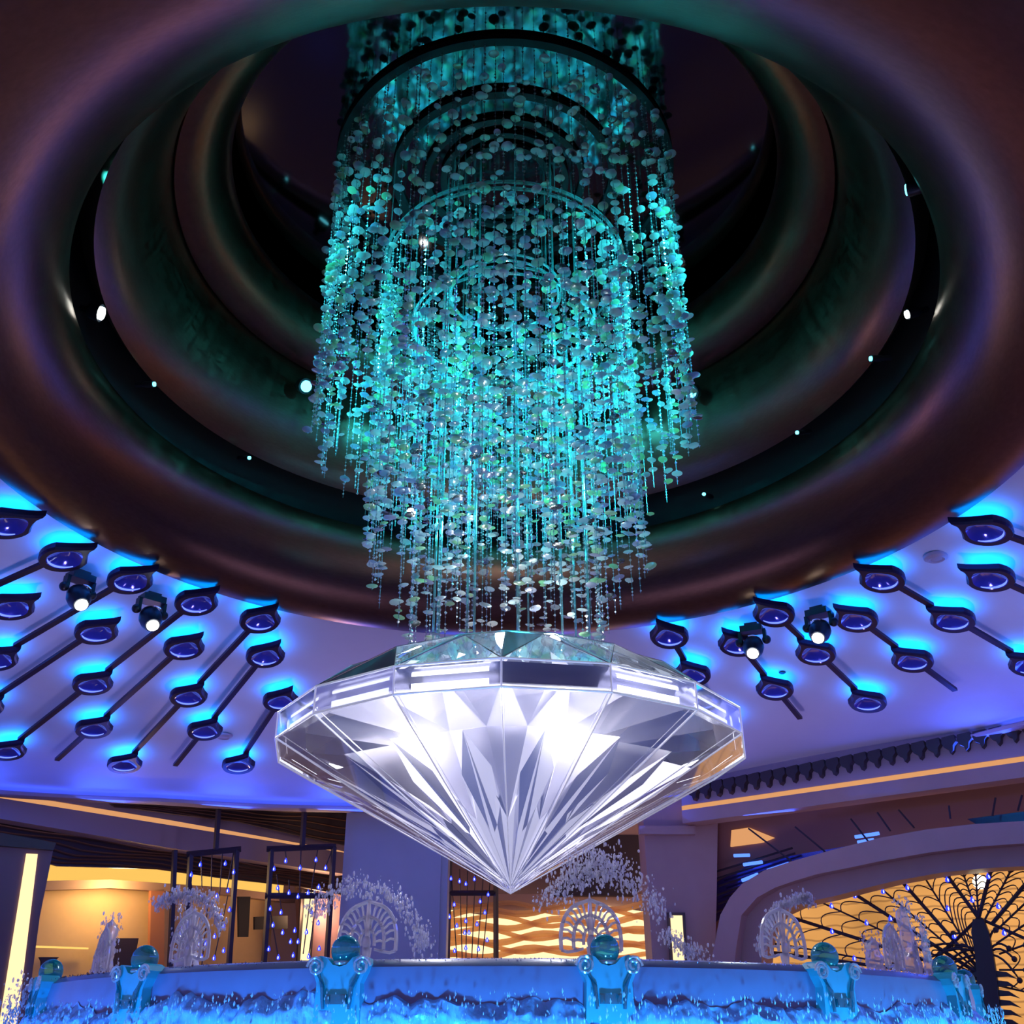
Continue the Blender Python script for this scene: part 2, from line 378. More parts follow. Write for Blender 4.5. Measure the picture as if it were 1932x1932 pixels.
for a, b in [((1387, 1615), (1416, 1614)), ((1405, 1632), (1440, 1627)), ((1450, 1643), (1490, 1630)), ((1402, 1662), (1432, 1650)), ((1615, 1580), (1660, 1573)), ((1620, 1590), (1650, 1585))]:  # emissive strips painting the blue reflections of the louvres
    m = MB(); A = at_plane(*a, PS2); B = at_plane(*b, PS2); m.tube([frame(PS2)(A[0], A[1], .05), frame(PS2)(B[0], B[1], .05)], .035, 6)
    o = m.obj('blue_glint_strip', emis('blue_glint', (.08, .2, 1), 2)); tag(o, 'short glowing strip painting a blue reflection between the dark slats above the arch', 'painted reflection', 'painted blue reflections above the stone arch')
for a, b in [((1412, 1563), (1500, 1630)), ((1500, 1560), (1570, 1618)), ((1605, 1545), (1640, 1590)), ((1655, 1533), (1680, 1568)), ((1695, 1528), (1725, 1562)), ((1790, 1520), (1793, 1545)), ((1878, 1505), (1872, 1540)), ((1928, 1500), (1920, 1530))]:
    m = MB(); q = shift(PR, .4); A = at_plane(*a, q); B = at_plane(*b, q); m.tube([frame(q)(A[0], A[1], 0), frame(q)(B[0], B[1], 0)], .018, 6)
    o = m.obj('strut', M['frame']); tag(o, 'thin dark slanting strut over the stone arch', 'strut', 'slanting struts over the stone arch')
m = MB(); m.prism(px_poly(PS, [(1382, 1567), (1415, 1562), (1462, 1581), (1440, 1590), (1380, 1598)]), .05, frame(PS)); o = m.obj('lit_niche', M['warm']); tag(o, 'small glowing yellow niche above the left shoulder of the stone arch', 'niche')
m = MB(); m.prism(px_poly(shift(PR, .7), [(1826, 1546), (1932, 1532), (1990, 1530), (1990, 1552), (1850, 1560)]), .05, frame(shift(PR, .7))); o = m.obj('mirror_panel', mat('dusky_mirror', (.05, .05, .16), .15, .7)); tag(o, 'dark blue panel above the stone arch near the right edge', 'panel')
# amber back-lit sheet
PG = shift(PR, .72)
g0 = [(1390, 1960), (1390, 1740), (1420, 1690), (1500, 1660), (1700, 1610), (1932, 1590), (2200, 1590), (2200, 1960)]
m = MB(); m.prism(px_poly(shift(PG, .25), g0), -.03, frame(shift(PG, .25)))
def amber():
    m_ = emis('amber_sheet', (1, .42, .10), 1); nt = m_.node_tree; N = nt.nodes.new; L = nt.links.new; e = nt.nodes['Emission']
    tc = N('ShaderNodeTexCoord'); n = N('ShaderNodeTexNoise'); n.inputs['Scale'].default_value = .6; L(tc.outputs['Object'], n.inputs[0])
    wv = N('ShaderNodeTexWave'); wv.inputs['Scale'].default_value = 1.6; wv.inputs['Distortion'].default_value = 3; wv.bands_direction = 'Z'; L(tc.outputs['Object'], wv.inputs[0])
    cr = N('ShaderNodeValToRGB'); cr.color_ramp.elements[0].position = 0; cr.color_ramp.elements[0].color = (.55, .25, .08, 1); cr.color_ramp.elements[1].position = .12; cr.color_ramp.elements[1].color = (1, .46, .13, 1); L(wv.outputs['Fac'], cr.inputs[0]); L(cr.outputs[0], e.inputs[0])
    mr = N('ShaderNodeMapRange'); mr.inputs[1].default_value = .3; mr.inputs[2].default_value = .7; mr.inputs[3].default_value = .55; mr.inputs[4].default_value = 1.0; L(n.outputs[0], mr.inputs[0]); L(mr.outputs[0], e.inputs[1]); return m_
o = m.obj('backlit_sheet', amber()); tag(o, 'glowing amber backlit sheet behind the palm-patterned gate', 'light panel')
bf = frame(shift(PG, .2)); A = at_plane(1850, 1665, shift(PG, .2)); m = MB(); m.sphere(bf(A[0], A[1], .05), .12, 16, 8, (1, 1, 1)); o = m.obj('globe_lamp', emis('warm_globe', (1, .9, .6), 8)); tag(o, 'bright white globe lamp glowing behind the amber gate', 'lamp')
# gate of spokes, scalloped web and palm trunk
gt = empty('palm_gate', frame(PG)(5.5, 0, 0)); gf = frame(PG)
def gline(u0, v0, u1, v1, r, name='spoke'):
    A = at_plane(u0, v0, PG); B = at_plane(u1, v1, PG); m = MB(); m.tube([gf(A[0], A[1], 0), gf(B[0], B[1], 0)], r, 6); rel(m.obj(name, M['frame']), gt)
H1 = (1866, 1850); H2 = (1846, 1732)
spk = [((1440, 1795), H1), ((1452, 1778), H1), ((1500, 1733), H1), ((1540, 1698), H1), ((1605, 1682), H1), ((1655, 1670), H1), ((1697, 1658), H1), ((1742, 1652), H1), ((1782, 1645), H2), ((1815, 1642), H2), ((1840, 1640), H2), ((1871, 1636), H2), ((1912, 1633), (1858, 1735)), ((1965, 1632), (1870, 1745)), ((2010, 1632), (1875, 1760)), ((2060, 1660), (1880, 1780)), ((2080, 1730), (1885, 1800)), ((2080, 1830), (1885, 1830)), ((2060, 1900), (1885, 1860))]
big = {0, 2, 4, 6, 8, 11, 13}
for i, (a, b) in enumerate(spk): gline(*a, *b, .035 if i in big else .018)
for i in range(len(spk)-1):
    (a0, b0), (a1, b1) = spk[i], spk[i+1]; m = MB()
    for k in range(9):
        t = .04+k*.105
        p0 = (a0[0]+(b0[0]-a0[0])*t, a0[1]+(b0[1]-a0[1])*t); p1 = (a1[0]+(b1[0]-a1[0])*t, a1[1]+(b1[1]-a1[1])*t)
        dx, dy = p1[0]-p0[0], p1[1]-p0[1]; L_ = hypot(dx, dy)
        if L_ < 5: continue
        cxm, cym = (a0[0]+a1[0]-b0[0]-b1[0])/2, (a0[1]+a1[1]-b0[1]-b1[1])/2; cl = hypot(cxm, cym); ox, oy = cxm/cl*L_*.42, cym/cl*L_*.42
        P = []
        for j in range(9):
            s_ = j/8; w_ = sin(pi*s_); uu, vv = p0[0]+dx*s_+ox*w_, p0[1]+dy*s_+oy*w_; A = at_plane(uu, vv, PG); P.append(gf(A[0], A[1], 0))
        m.tube(P, .011, 5)
    if m.v: rel(m.obj('web_arcs', M['frame']), gt)
gline(1846, 1732, 1782, 1795, .03, 'branch'); gline(1846, 1732, 1932, 1770, .03, 'branch'); gline(1800, 1775, 1760, 1815, .03, 'branch')
# trunk with scales
A = [(1838, 1735), (1835, 1760), (1842, 1800), (1846, 1850), (1850, 1960)]; B = [(1858, 1735), (1868, 1760), (1876, 1800), (1884, 1850), (1895, 1960)]
m = MB(); m.band(px_poly(PG, A), px_poly(PG, B), .08, frame(PG, .02)); rel(m.obj('trunk', M['frame']), gt)
for k in range(7):
    y = 1838+k*18
    for sg in (-1, 1):
        xc = 1865+.12*(y-1800); m = MB()
        pts = [(xc+sg*12, y-6), (xc+sg*30, y-4), (xc+sg*52, y+10), (xc+sg*34, y+5), (xc+sg*12, y+6)]
        m.prism(px_poly(PG, pts), .05, frame(PG, .02)); rel(m.obj('bark_scale', M['frame']), gt)
for (u, v) in [(1740, 1790), (1750, 1810), (1775, 1800), (1790, 1815), (1800, 1762), (1880, 1755), (1905, 1790), (1915, 1810), (1760, 1850), (1775, 1870), (1925, 1850)]:
    P = []
    for j in range(7):
        t = j/6; uu = 1862+(u-1862)*t; vv = 1800+(v-1800)*t-14*sin(pi*t); A = at_plane(uu, vv, PG); P.append(gf(A[0], A[1], .05))
    m = MB(); m.tube(P, .02, 6); m.sphere(P[-1], .05, 8, 6); rel(m.obj('curled_frond', M['frame']), gt)
lampme = None
def droplet_mesh(r=.05):
    m = MB(); prof = [(0, r*2.2), (.25*r, r*1.5), (.7*r, r*.7), (r, 0), (.8*r, -.6*r), (.4*r, -.9*r), (0, -r)]
    n = 10; V = [(a*cos(2*pi*k/n), a*sin(2*pi*k/n), z) for k in range(n) for a, z in prof]; K = len(prof)
    m.add(V, [(k*K+j, ((k+1) % n)*K+j, ((k+1) % n)*K+j+1, k*K+j+1) for k in range(n) for j in range(K-1)])
    m.sphere((0, 0, 0), r*.55, 8, 6, (1, 1, 1.2), 0); return m
dm = MB(); prof = [(0, .085), (.015, .06), (.032, .03), (.04, 0), (.032, -.025), (0, -.04)]; n = 10; K = len(prof)
dm.add([(a*cos(2*pi*k/n), a*sin(2*pi*k/n), z) for k in range(n) for a, z in prof], [(k*K+j, ((k+1) % n)*K+j, ((k+1) % n)*K+j+1, k*K+j+1) for k in range(n) for j in range(K-1)])
dm.sphere((0, -.030, .005), .016, 8, 6, (.7, 1, 1.8), 1)
dropme = dm.mesh('droplet_lamp', [M['led'], M['ledc']], True)
for (u, v) in [(1571, 1711), (1615, 1692), (1668, 1684), (1714, 1677), (1789, 1662), (1866, 1656), (1637, 1743), (1682, 1735), (1790, 1716), (1836, 1700), (1572, 1759), (1614, 1810), (1802, 1768), (1896, 1762), (1885, 1712)]:
    A = at_plane(u, v, PG); o = link('droplet_lamp', dropme, gt, (0, 0, 0), (0, 0, 0), (1.0, 1.0, .9)); x, y, z = gf(A[0], A[1], .06)
    o.location = (x-gt.location.x, y-gt.location.y, z-gt.location.z)
tag(gt, 'dark metal gate with a palm trunk, radiating spokes and scalloped web', 'gate')
# ---------------------------------------------------------------- back wall
PBm = PB
struct(slab('wall_back', shift(PB, 1.2), [(-400, 1380), (2300, 1380), (2300, 1990), (-400, 1990)], -.2, mat('back_wall', (.22, .13, .17), .6, noise=.1, nscale=1)))
struct(slab('trim_5', PB, [(640, 1500), (1330, 1490), (1330, 1580), (1230, 1590), (640, 1600)], -.6, M['stone']))
struct(slab('trim_6', shift(PB, .4), [(845, 1690), (1240, 1690), (1240, 1712), (845, 1725)], .3, M['stone']))
# column (grey) in front of it
PC = (0, 13.4, 1, 0)
A = at_plane(655, 1515, PC); B = at_plane(848, 1515, PC)
cl = empty('grey_column', ((A[0]+B[0])/2, 13.8, 0))
m = MB(); m.box((0, 0, 3.6), (B[0]-A[0]-.3, .9, 7.2)); m.obj('shaft', M['grey'], cl)
m = MB(); w_ = (B[0]-A[0])/2
for sg in (-1, 1): m.box((sg*(w_-.11), .03, 3.6), (.22, .8, 7.2))
m.obj('corner_panel', M['grey'], cl)
tag(cl, 'broad pale grey square column behind the left side of the diamond', 'column')
# glowing lattice panel, bottom centre
lt = empty('glowing_lattice', (1.2, 17, 3))
m = MB(); m.prism(px_poly(PB, [(845, 1716), (940, 1732), (1030, 1722), (1130, 1706), (1200, 1718), (1242, 1724), (1242, 1960), (845, 1960)]), .02, frame(PB)); rel(m.obj('lit_back', M['warmw']), lt)
fb = frame(PB, .1)
lat = glass('lattice_veneer', (1, .9, .8), .04, (1, 1, 1), .3, .88, (1, .74, .44))
for k in range(7):
    v0 = 1716+k*26
    for ph in (0, 1):
        m = MB(); P = []
        for j in range(25):
            u = 838+j*17; v = v0+7*sin(j*.62+k*.9+ph*2.4)+(j-12)*(.42-ph)*(2.6-ph*1.2); A = at_plane(u, v, PB); P.append(fb(A[0], A[1], 0))
        m.tube(P, .075 if ph else .055, 4); rel(m.obj('wavy_bar', lat), lt)
tag(lt, 'warm glowing lattice of wavy wooden bars behind the fountain, centre', 'lattice panel')
def lightbar(pl, pts, label, mt='warmw', case=6):
    e = empty('wall_light', frame(pl)(at_plane(*pts[0], pl)[0], 0, 0)); P = px_poly(pl, pts)
    m = MB(); m.prism(P, .05, frame(pl, .03)); rel(m.obj('diffuser', M[mt]), e)
    (u0, v0), (u1, v1), (u2, v2), (u3, v3) = pts
    m = MB(); m.prism(px_poly(pl, [(u0-case, v0-case), (u1+case, v1-case), (u2+case, v2+case), (u3-case, v3+case)]), -.05, frame(pl, .03)); rel(m.obj('housing', M['frame']), e)
    tag(e, label, 'wall light'); return e
lightbar((3.9, 11.9, 1, 0), [(1264, 1728), (1286, 1728), (1291, 1815), (1270, 1815)], 'upright warm light bar on the wall right of the glowing lattice')
# dark canopy piece behind the diamond's right lower edge, warm ceiling shape
m = MB(); m.prism(px_poly(shift(PB, -.1), [(1040, 1690), (1100, 1620), (1130, 1575), (1205, 1575), (1213, 1660), (1200, 1690)]), -.3, frame(shift(PB, -.1))); o = m.obj('dark_screen', M['brown']); tag(o, 'dark rounded panel high behind the fountain crest, right of the diamond tip', 'panel')
# ---------------------------------------------------------------- left side
f = frame(PL)
def strip(name, pl, pts, thick, mt, off=0):
    m = MB(); m.prism(px_poly(pl, pts), thick, frame(pl, off)); return m.obj(name, mt)
struct(strip('trim_7', PL, [(-120, 1462), (300, 1505), (655, 1560), (655, 1608), (640, 1604), (320, 1547), (0, 1494), (-120, 1476)], -.3, M['soffit']))
o = strip('warm_light_strip', PL, [(-120, 1477), (0, 1495), (320, 1547), (655, 1604), (655, 1609), (320, 1556), (0, 1505), (-120, 1487)], -.2, M['warm'], -.02); tag(o, 'long warm light strip running along the left soffit', 'light strip')
struct(strip('wall_left', PL, [(-120, 1488), (0, 1506), (320, 1557), (655, 1610), (655, 1650), (320, 1600), (0, 1545), (-120, 1530)], -.4, M['soffit'], .02))
# flat soffit between ceiling edge and left cornice
m = MB(); P = [frame(PL)(s_, 7.3, 0) for s_ in (-3, 9)]; m.add([P[0], P[1], (2.0, 16.9, 7.3), (-1.0, 12.4, 7.3), (-7.2, 11.2, 7.3), (-10, 9.4, 7.3)], [(0, 1, 2, 3, 4, 5)]); struct(m.obj('ceiling_left', M['soffit']))
# wavy slatted canopies
def canopy(name, pl, top, bot, label, lines=7, depth=1.0):
    e = empty(name, frame(pl)(at_plane(*top[0], pl)[0], 0, 0)); T = px_poly(pl, top); B_ = px_poly(pl, bot)
    m = MB(); m.band(T, B_, -.08, frame(pl)); rel(m.obj('panel', M['brown']), e)
    for k in range(1, lines+1):
        t = k/(lines+.5); m = MB(); N_ = len(T)-1
        P = []
        for j in range(N_*4+1):
            i = min(j//4, N_-1); s_ = j/4-i
            a = [T[i][q]+(T[i+1][q]-T[i][q])*s_ for q in (0, 1)]; b = [B_[i][q]+(B_[i+1][q]-B_[i][q])*s_ for q in (0, 1)]
            P.append(frame(pl, .03)(a[0]+(b[0]-a[0])*t, a[1]+(b[1]-a[1])*t+.03*sin(j*.9+k), 0))
        m.tube(P, .022, 5); rel(m.obj('slat', mat('bronze_slat', (.16, .10, .09), .3, .8)), e)
    tag(e, label, 'canopy')
canopy('wavy_canopy', shift(PL, -.4), [(205, 1512), (330, 1518), (450, 1520), (560, 1521), (655, 1521)], [(215, 1520), (330, 1536), (450, 1550), (560, 1575), (655, 1595)], 'dark wavy slatted canopy hanging under the ceiling edge, left of the grey column', 5)
canopy('wavy_canopy', shift(PL, .6), [(-80, 1540), (60, 1556), (190, 1578), (320, 1600), (450, 1622), (560, 1640), (655, 1652)], [(-80, 1598), (60, 1620), (110, 1634), (300, 1640), (430, 1658), (560, 1672), (655, 1690)], 'dark wavy slatted canopy over the lit shop opening on the far left', 6)
# lit shop behind the canopy
PI_ = shift(PL, 2.2)
struct(slab('wall_shop', PI_, [(-150, 1600), (700, 1600), (700, 1990), (-150, 1990)], -.1, M['beige']))
o = slab('cove_light', shift(PL, 2.1), [(60, 1628), (200, 1626), (420, 1650), (590, 1678), (590, 1692), (420, 1676), (200, 1661), (60, 1664)], .05, emis('yellow_cove', (1, .58, .12), 1.0)); tag(o, 'yellow cove light along the top of the shop wall', 'cove light')
struct(slab('trim_8', shift(PL, 2.0), [(60, 1664), (200, 1661), (420, 1676), (620, 1702), (620, 1714), (420, 1690), (200, 1677), (60, 1682)], .2, mat('tan_trim', (.35, .22, .16), .6)))
o = slab('cove_light', shift(PL, 2.0), [(60, 1784), (165, 1788), (165, 1791), (60, 1788)], .05, emis('yellow_line', (1, .6, .15), 1.2)); tag(o, 'thin yellow light line low on the shop wall at the far left', 'cove light')
o = slab('service_counter', shift(PL, 1.4), [(40, 1845), (95, 1845), (95, 1990), (40, 1990)], -.3, M['brown']); tag(o, 'dark counter end seen beside the glowing left column', 'counter')
ln = empty('lantern', frame(shift(PL, 1.3))(at_plane(86, 1830, shift(PL, 1.3))[0], 0, 0)); q = shift(PL, 1.3)
m = MB(); m.prism(px_poly(q, [(72, 1806), (110, 1806), (100, 1814), (100, 1842), (76, 1842), (76, 1814)]), .05, frame(q)); rel(m.obj('body', M['frame']), ln)
m = MB(); m.prism(px_poly(q, [(81, 1818), (96, 1818), (96, 1838), (81, 1838)]), .02, frame(q, .06)); rel(m.obj('lamp_glass', emis('ember', (1, .35, .08), 1.6)), ln)
tag(ln, 'small lantern with an orange flame on the counter at far left', 'lantern')
m = MB(); m.prism(px_poly(q, [(205, 1770), (262, 1770), (250, 1830), (208, 1830)]), -.4, frame(q)); o = m.obj('storage_basket', mat('dark_wicker', (.06, .04, .05), .7)); tag(o, 'dark tapered basket behind the left water jet', 'basket')
for pts, lab in [([(447, 1692), (470, 1692), (466, 1768), (448, 1768)], 'tall dark poster panel on the wall between the two bulb frames'), ([(478, 1730), (540, 1728), (540, 1752), (478, 1754)], 'dark wide screen behind the right-hand bulb frame')]:
    o = slab('wall_panel', q, pts, .06, M['blackm']); tag(o, lab, 'panel')
m = MB(); m.prism(px_poly(shift(PL, 1.8), [(285, 1680), (310, 1678), (310, 1990), (280, 1990)]), -.1, frame(shift(PL, 1.8))); struct(m.obj('trim_9', mat('orange_jamb', (.4, .16, .08), .6)))
m = MB(); m.prism(px_poly(shift(PL, 1.5), [(560, 1650), (655, 1660), (655, 1990), (575, 1990)]), -.1, frame(shift(PL, 1.5))); struct(m.obj('trim_10', mat('brown_jamb', (.14, .07, .07), .6)))
lightbar(shift(PL, 1.2), [(574, 1684), (590, 1684), (580, 1812), (565, 1812)], 'upright warm light bar behind the second bulb frame')
# glowing left column
PCL = (-7.3, 7.6, .80, .60)
cl = empty('clad_column', frame(PCL)(at_plane(40, 1700, PCL)[0], 0, 0))
rel(slab('cladding', PCL, [(-60, 1575), (101, 1600), (75, 1730), (45, 1960), (-60, 1960)], -.5, mat('plum_cladding', (.15, .09, .13), .45)), cl)
rel(slab('light_strip', PCL, [(49, 1611), (70, 1612), (31, 1932), (24, 1990), (-12, 1990), (-2, 1932)], .03, emis('warm_column_led', (1, .70, .36), 1.5), .01), cl)
rel(slab('capital', shift(PCL, -.1), [(-60, 1560), (106, 1590), (101, 1604), (-60, 1590)], -.5, M['brown']), cl)
tag(cl, 'plum clad column with a tall warm vertical light strip, far left', 'column')
# hanging frames with blue droplet lamps
PF = (-4, 12.9, .98, .2)
def bulb_frame(bars, lamps, wires, label, pole=None, pl=PF, rr=.06):
    f = frame(pl); x0 = at_plane(*bars[0][0], pl)[0]; e = empty('droplet_lamp_frame', f(x0, 0, 0))
    def ln_(a, b, r, name, mt):
        A = at_plane(*a, pl); B = at_plane(*b, pl); m = MB(); m.tube([f(A[0], A[1], 0), f(B[0], B[1], 0)], r, 4 if r > .03 else 6); rel(m.obj(name, mt), e)
    for a, b in bars: ln_(a, b, rr, 'frame_bar', M['frame'])
    if pole: ln_(*pole, .06, 'hanging_pole', M['frame'])
    for a, b in wires: ln_(a, b, .012, 'wire', M['frame'])
    for u, v in lamps:
        A = at_plane(u, v, pl); o = link('droplet_lamp', dropme, e, (0, 0, 0), (0, 0, 0), (.95, .95, .95)); x, y, z = f(A[0], A[1], .04)
        o.location = (x-e.location.x, y-e.location.y, z-e.location.z)
    tag(e, label, 'hanging lamp frame'); return e
def vw(lamps, top, dy=34):
    W = []
    for u, v in lamps: W.append(((u+(u-400)*.02, max(top, v-dy)), (u, v-4)))
    return W
LA = [(378, 1633), (425, 1631), (361, 1652), (441, 1647), (363, 1687), (379, 1693), (393, 1699), (409, 1692), (430, 1682), (433, 1718), (416, 1730), (422, 1748), (405, 1768), (377, 1782), (388, 1782), (422, 1795), (357, 1810), (380, 1807), (404, 1809)]
LB = [(539, 1626), (596, 1624), (517, 1641), (566, 1639), (614, 1639), (524, 1677), (545, 1686), (562, 1693), (581, 1686), (601, 1675), (510, 1716), (530, 1723), (587, 1722), (609, 1715), (515, 1747), (533, 1761), (556, 1757), (578, 1760), (600, 1743), (548, 1778), (562, 1778), (507, 1792), (602, 1791), (525, 1808), (553, 1804), (582, 1806)]
bulb_frame([((360, 1612), (342, 1880)), ((447, 1603), (428, 1880)), ((352, 1612), (455, 1602)), ((330, 1604), (318, 1880))], LA, [((360, 1660), (363, 1683)), ((380, 1606), (381, 1675)), ((400, 1606), (398, 1690)), ((420, 1606), (414, 1690)), ((441, 1606), (428, 1678)), ((430, 1690), (404, 1810)), ((393, 1700), (380, 1830)), ((363, 1690), (357, 1820))], 'dark hanging frame of blue droplet lamps, leftmost of the three', ((413, 1520), (407, 1604)))
bulb_frame([((512, 1603), (494, 1880)), ((630, 1598), (612, 1880)), ((503, 1602), (634, 1597)), ((500, 1690), (620, 1690))], LB, [((512, 1610), (517, 1638)), ((538, 1602), (540, 1622)), ((568, 1600), (565, 1690)), ((600, 1600), (590, 1660)), ((626, 1605), (614, 1636)), ((522, 1650), (531, 1720)), ((590, 1660), (572, 1800)), ((545, 1660), (546, 1684)), ((510, 1720), (525, 1806)), ((600, 1680), (582, 1806))], 'dark hanging frame of blue droplet lamps, just left of the grey column', ((575, 1522), (570, 1600)))
LCm = [(851, 1659), (867, 1664), (879, 1669), (895, 1660), (921, 1689), (857, 1708), (906, 1702), (915, 1723), (848, 1731), (879, 1739), (862, 1748), (900, 1745), (877, 1761), (885, 1761), (919, 1775), (858, 1795), (879, 1790), (903, 1792)]
bulb_frame([((852, 1490), (842, 1880)), ((935, 1490), (936, 1880)), ((848, 1685), (935, 1685))], LCm, [((851, 1640), (862, 1810)), ((867, 1640), (872, 1810)), ((882, 1640), (879, 1810)), ((897, 1640), (890, 1810)), ((912, 1650), (900, 1810)), ((925, 1660), (910, 1810))], 'dark frame of blue droplet lamps, between the grey column and the lattice', pl=(0, 15.2, 1, 0))
# ================================================================ CEILING ORNAMENTS
def drop_outline(a, tip, curl, n=22):
    """teardrop in (radial inwards, tangential) coordinates: round body radius a, tip inwards"""
    P = []
    for i in range(n+1):
        t = -pi*.62+2*pi*.62*i/n       # sweep round the outer side
        P.append((-a*cos(t)*1.0, a*sin(t)*.94))
    # concave flanks to the tip
    e1 = P[-1]; e0 = P[0]
    up = [(e1[0]+(tip-e1[0])*q, e1[1]*(1-q)**1.5+curl*q*q) for q in (.25, .5, .75)]
    dn = [(e0[0]+(tip-e0[0])*q, e0[1]*(1-q)**1.5+curl*q*q) for q in (.75, .5, .25)]
    return P+up+[(tip, curl)]+dn
def feather(az, drops, r_end, label, curl_sign=1, r_start=None):
    """one ornament: a radial rod carrying glowing teardrops under the ceiling cone"""
    a = R(az); er = (-sin(a), -cos(a)); et = (cos(a), -sin(a))
    rt = drops[0]; root = empty('feather_ornament', (rt*sin(a), rt*cos(a), cz(rt)-.2))
    def W(rad, tan, below):   # absolute radius, tangential offset, distance under ceiling
        return (rad*sin(a)+tan*et[0]-root.location.x, rad*cos(a)+tan*et[1]-root.location.y, cz(rad)-below-root.location.z)
    m = MB()
    segs = [(drops[i]+.2, drops[i+1]-.44) for i in range(len(drops)-1)]
    if r_end: segs.append((drops[-1]+.2, r_end))
    if r_start: segs.append((r_start, drops[0]-.5))
    for s0, s1 in segs:
        m = MB(); V = [W(r_, t_, b_) for r_ in (s0, s1) for t_ in (-.045, .045) for b_ in (.16, .21)]
        m.add(V, [(0,1,3,2),(4,6,7,5),(0,4,5,1),(2,3,7,6),(0,2,6,4),(1,5,7,3)]); o = m.obj('rod', M['orn'], root)
    for rd in drops:
        A = .33; out = drop_outline(A, .50, .06*curl_sign); fr_ = lambda x, y, c_: W(rd-x, y, .18+c_)
        m = MB(); n = len(out)
        # shell: outer wall, sloping inner dish
        rings = [[(x, y, 0) for x, y in out], [(x, y, .07) for x, y in out], [(x*.93, y*.93, .10) for x, y in out]]
        inn = [(-.23*cos(t)+.01, .22*sin(t), .10) for t in [(-pi*.62+2*pi*.62*i/22) for i in range(23)]]
        inn += [(.17, .15, .10), (.23, .10, .10), (.27, .05, .10), (.29, .0, .10), (.27, -.05, .10), (.23, -.10, .10), (.17, -.15, .10)]
        rings.append(inn)
        V = [fr_(*q) for ring_ in rings for q in ring_]; Fs = []
        for k in range(3):
            for i in range(n): Fs.append((k*n+i, k*n+(i+1) % n, (k+1)*n+(i+1) % n, (k+1)*n+i))
        Fs.append(tuple(range(n))); m.add(V, Fs); df = m.obj('drop_shell', M['orn'], root)
        # glazed bowl
        m = MB(); V = []; K = 5
        for k in range(K):
            q = 1-k/(K-.4)*.9; dpt = .10-.09*sin(pi/2*min(1, k/(K-1)))
            V += [fr_(x*q+.02*(1-q), y*q, dpt) for x, y, _ in inn]
        Fs = [(k*n+i, k*n+(i+1) % n, (k+1)*n+(i+1) % n, (k+1)*n+i) for k in range(K-1) for i in range(n)]+[tuple((K-1)*n+i for i in range(n))]
        m.add(V, Fs); m.obj('bowl', M['bowl'], df, smooth=True)
        # polished crescent inlay on the outer side of the bowl
        m = MB(); A_ = []; B_ = []
        for i in range(13):
            t = -1.15+2.3*i/12+.25*curl_sign; wd = .030*cos((i-6)/6*pi/2)+.002
            A_.append((-(.215)*cos(t)+.01, .205*sin(t))); B_.append((-(.215-wd)*cos(t)+.01, (.205-wd)*sin(t)))
        m.band(A_, B_, .012, lambda x, y, c_: fr_(x, y, .085+c_)); m.obj('crescent_inlay', M['bowlrim'], df)
        # led back panel facing the ceiling
        m = MB(); m.add([fr_(x*.9, y*.9, -.004) for x, y in out], [tuple(range(n))]); m.obj('led_panel', M['glow'], df)
    tag(root, label, 'ceiling ornament', 'peacock feather ornaments radiating across the plaster ceiling')
    return root
left = [(-27.3, [8.6, 11.25], None, None), (-32.8, [7.25, 10.06], 11.68, None), (-37.2, [6.3, 8.97, 11.85], None, None), (-42.6, [7.54, 10.69], 12.2, None),
        (-47, [6.3, 9.24, 12.12], None, None), (-52.7, [7.79, 10.8], 12.3, None), (-57, [6.35, 9.3, 12.1], None, None), (-62.5, [7.93, 10.9], 12.3, None), (-66.2, [6.5, 9.3], None, None), (-75.5, [6.5, 9.3], None, None)]
right = [(25, [6.3, 7.56, 9.4], None, None), (33.2, [6.88, 8.46], 9.67, None), (41, [6.3, 7.63, 9.46], None, None), (49.2, [7.04, 8.54], 9.79, None), (57.5, [6.35, 7.83, 9.6], None, None), (66.1, [7.28, 8.8], 9.9, None), (73.4, [6.45, 7.9, 9.6], None, None)]
FL = ['shortest visible rod ornament on the left ceiling, two glowing teardrops, right against the diamond', 'second rod ornament left of the diamond, two teardrops and a bare rod tail', 'third rod ornament left of the diamond, three teardrops, one touching the bronze ring', 'fourth rod ornament left of the diamond, two teardrops and a bare rod tail', 'fifth rod ornament left of the diamond, three teardrops, the first under the bronze ring', 'sixth rod ornament left of the diamond, crossing behind the left floodlight side', 'seventh rod ornament left of the diamond, teardrop near the ring beside the leftmost floodlight', 'eighth rod ornament left of the diamond, teardrop cut by the left edge of the photo', 'ninth rod ornament left of the diamond, large teardrop over the leftmost floodlight', 'outermost left rod ornament, large teardrop at the ring in the photo corner']
FR = ['first rod ornament right of the diamond, teardrop tucked behind the diamond shoulder', 'second rod ornament right of the diamond, partly hidden behind the brightest floodlight', 'third rod ornament right of the diamond, three linked teardrops from the bronze ring', 'fourth rod ornament right of the diamond, two teardrops and a bare rod tail', 'fifth rod ornament right of the diamond, three linked teardrops reaching the right photo edge', 'sixth rod ornament right of the diamond, pointed teardrop cut by the right photo edge', 'outermost right rod ornament, largest teardrop against the bronze ring']
for (az, dr, e_, s_), lb in zip(left, FL): feather(az, dr, e_, lb, 1, s_)
for (az, dr, e_, s_), lb in zip(right, FR): feather(az, dr, e_, lb, -1, s_)
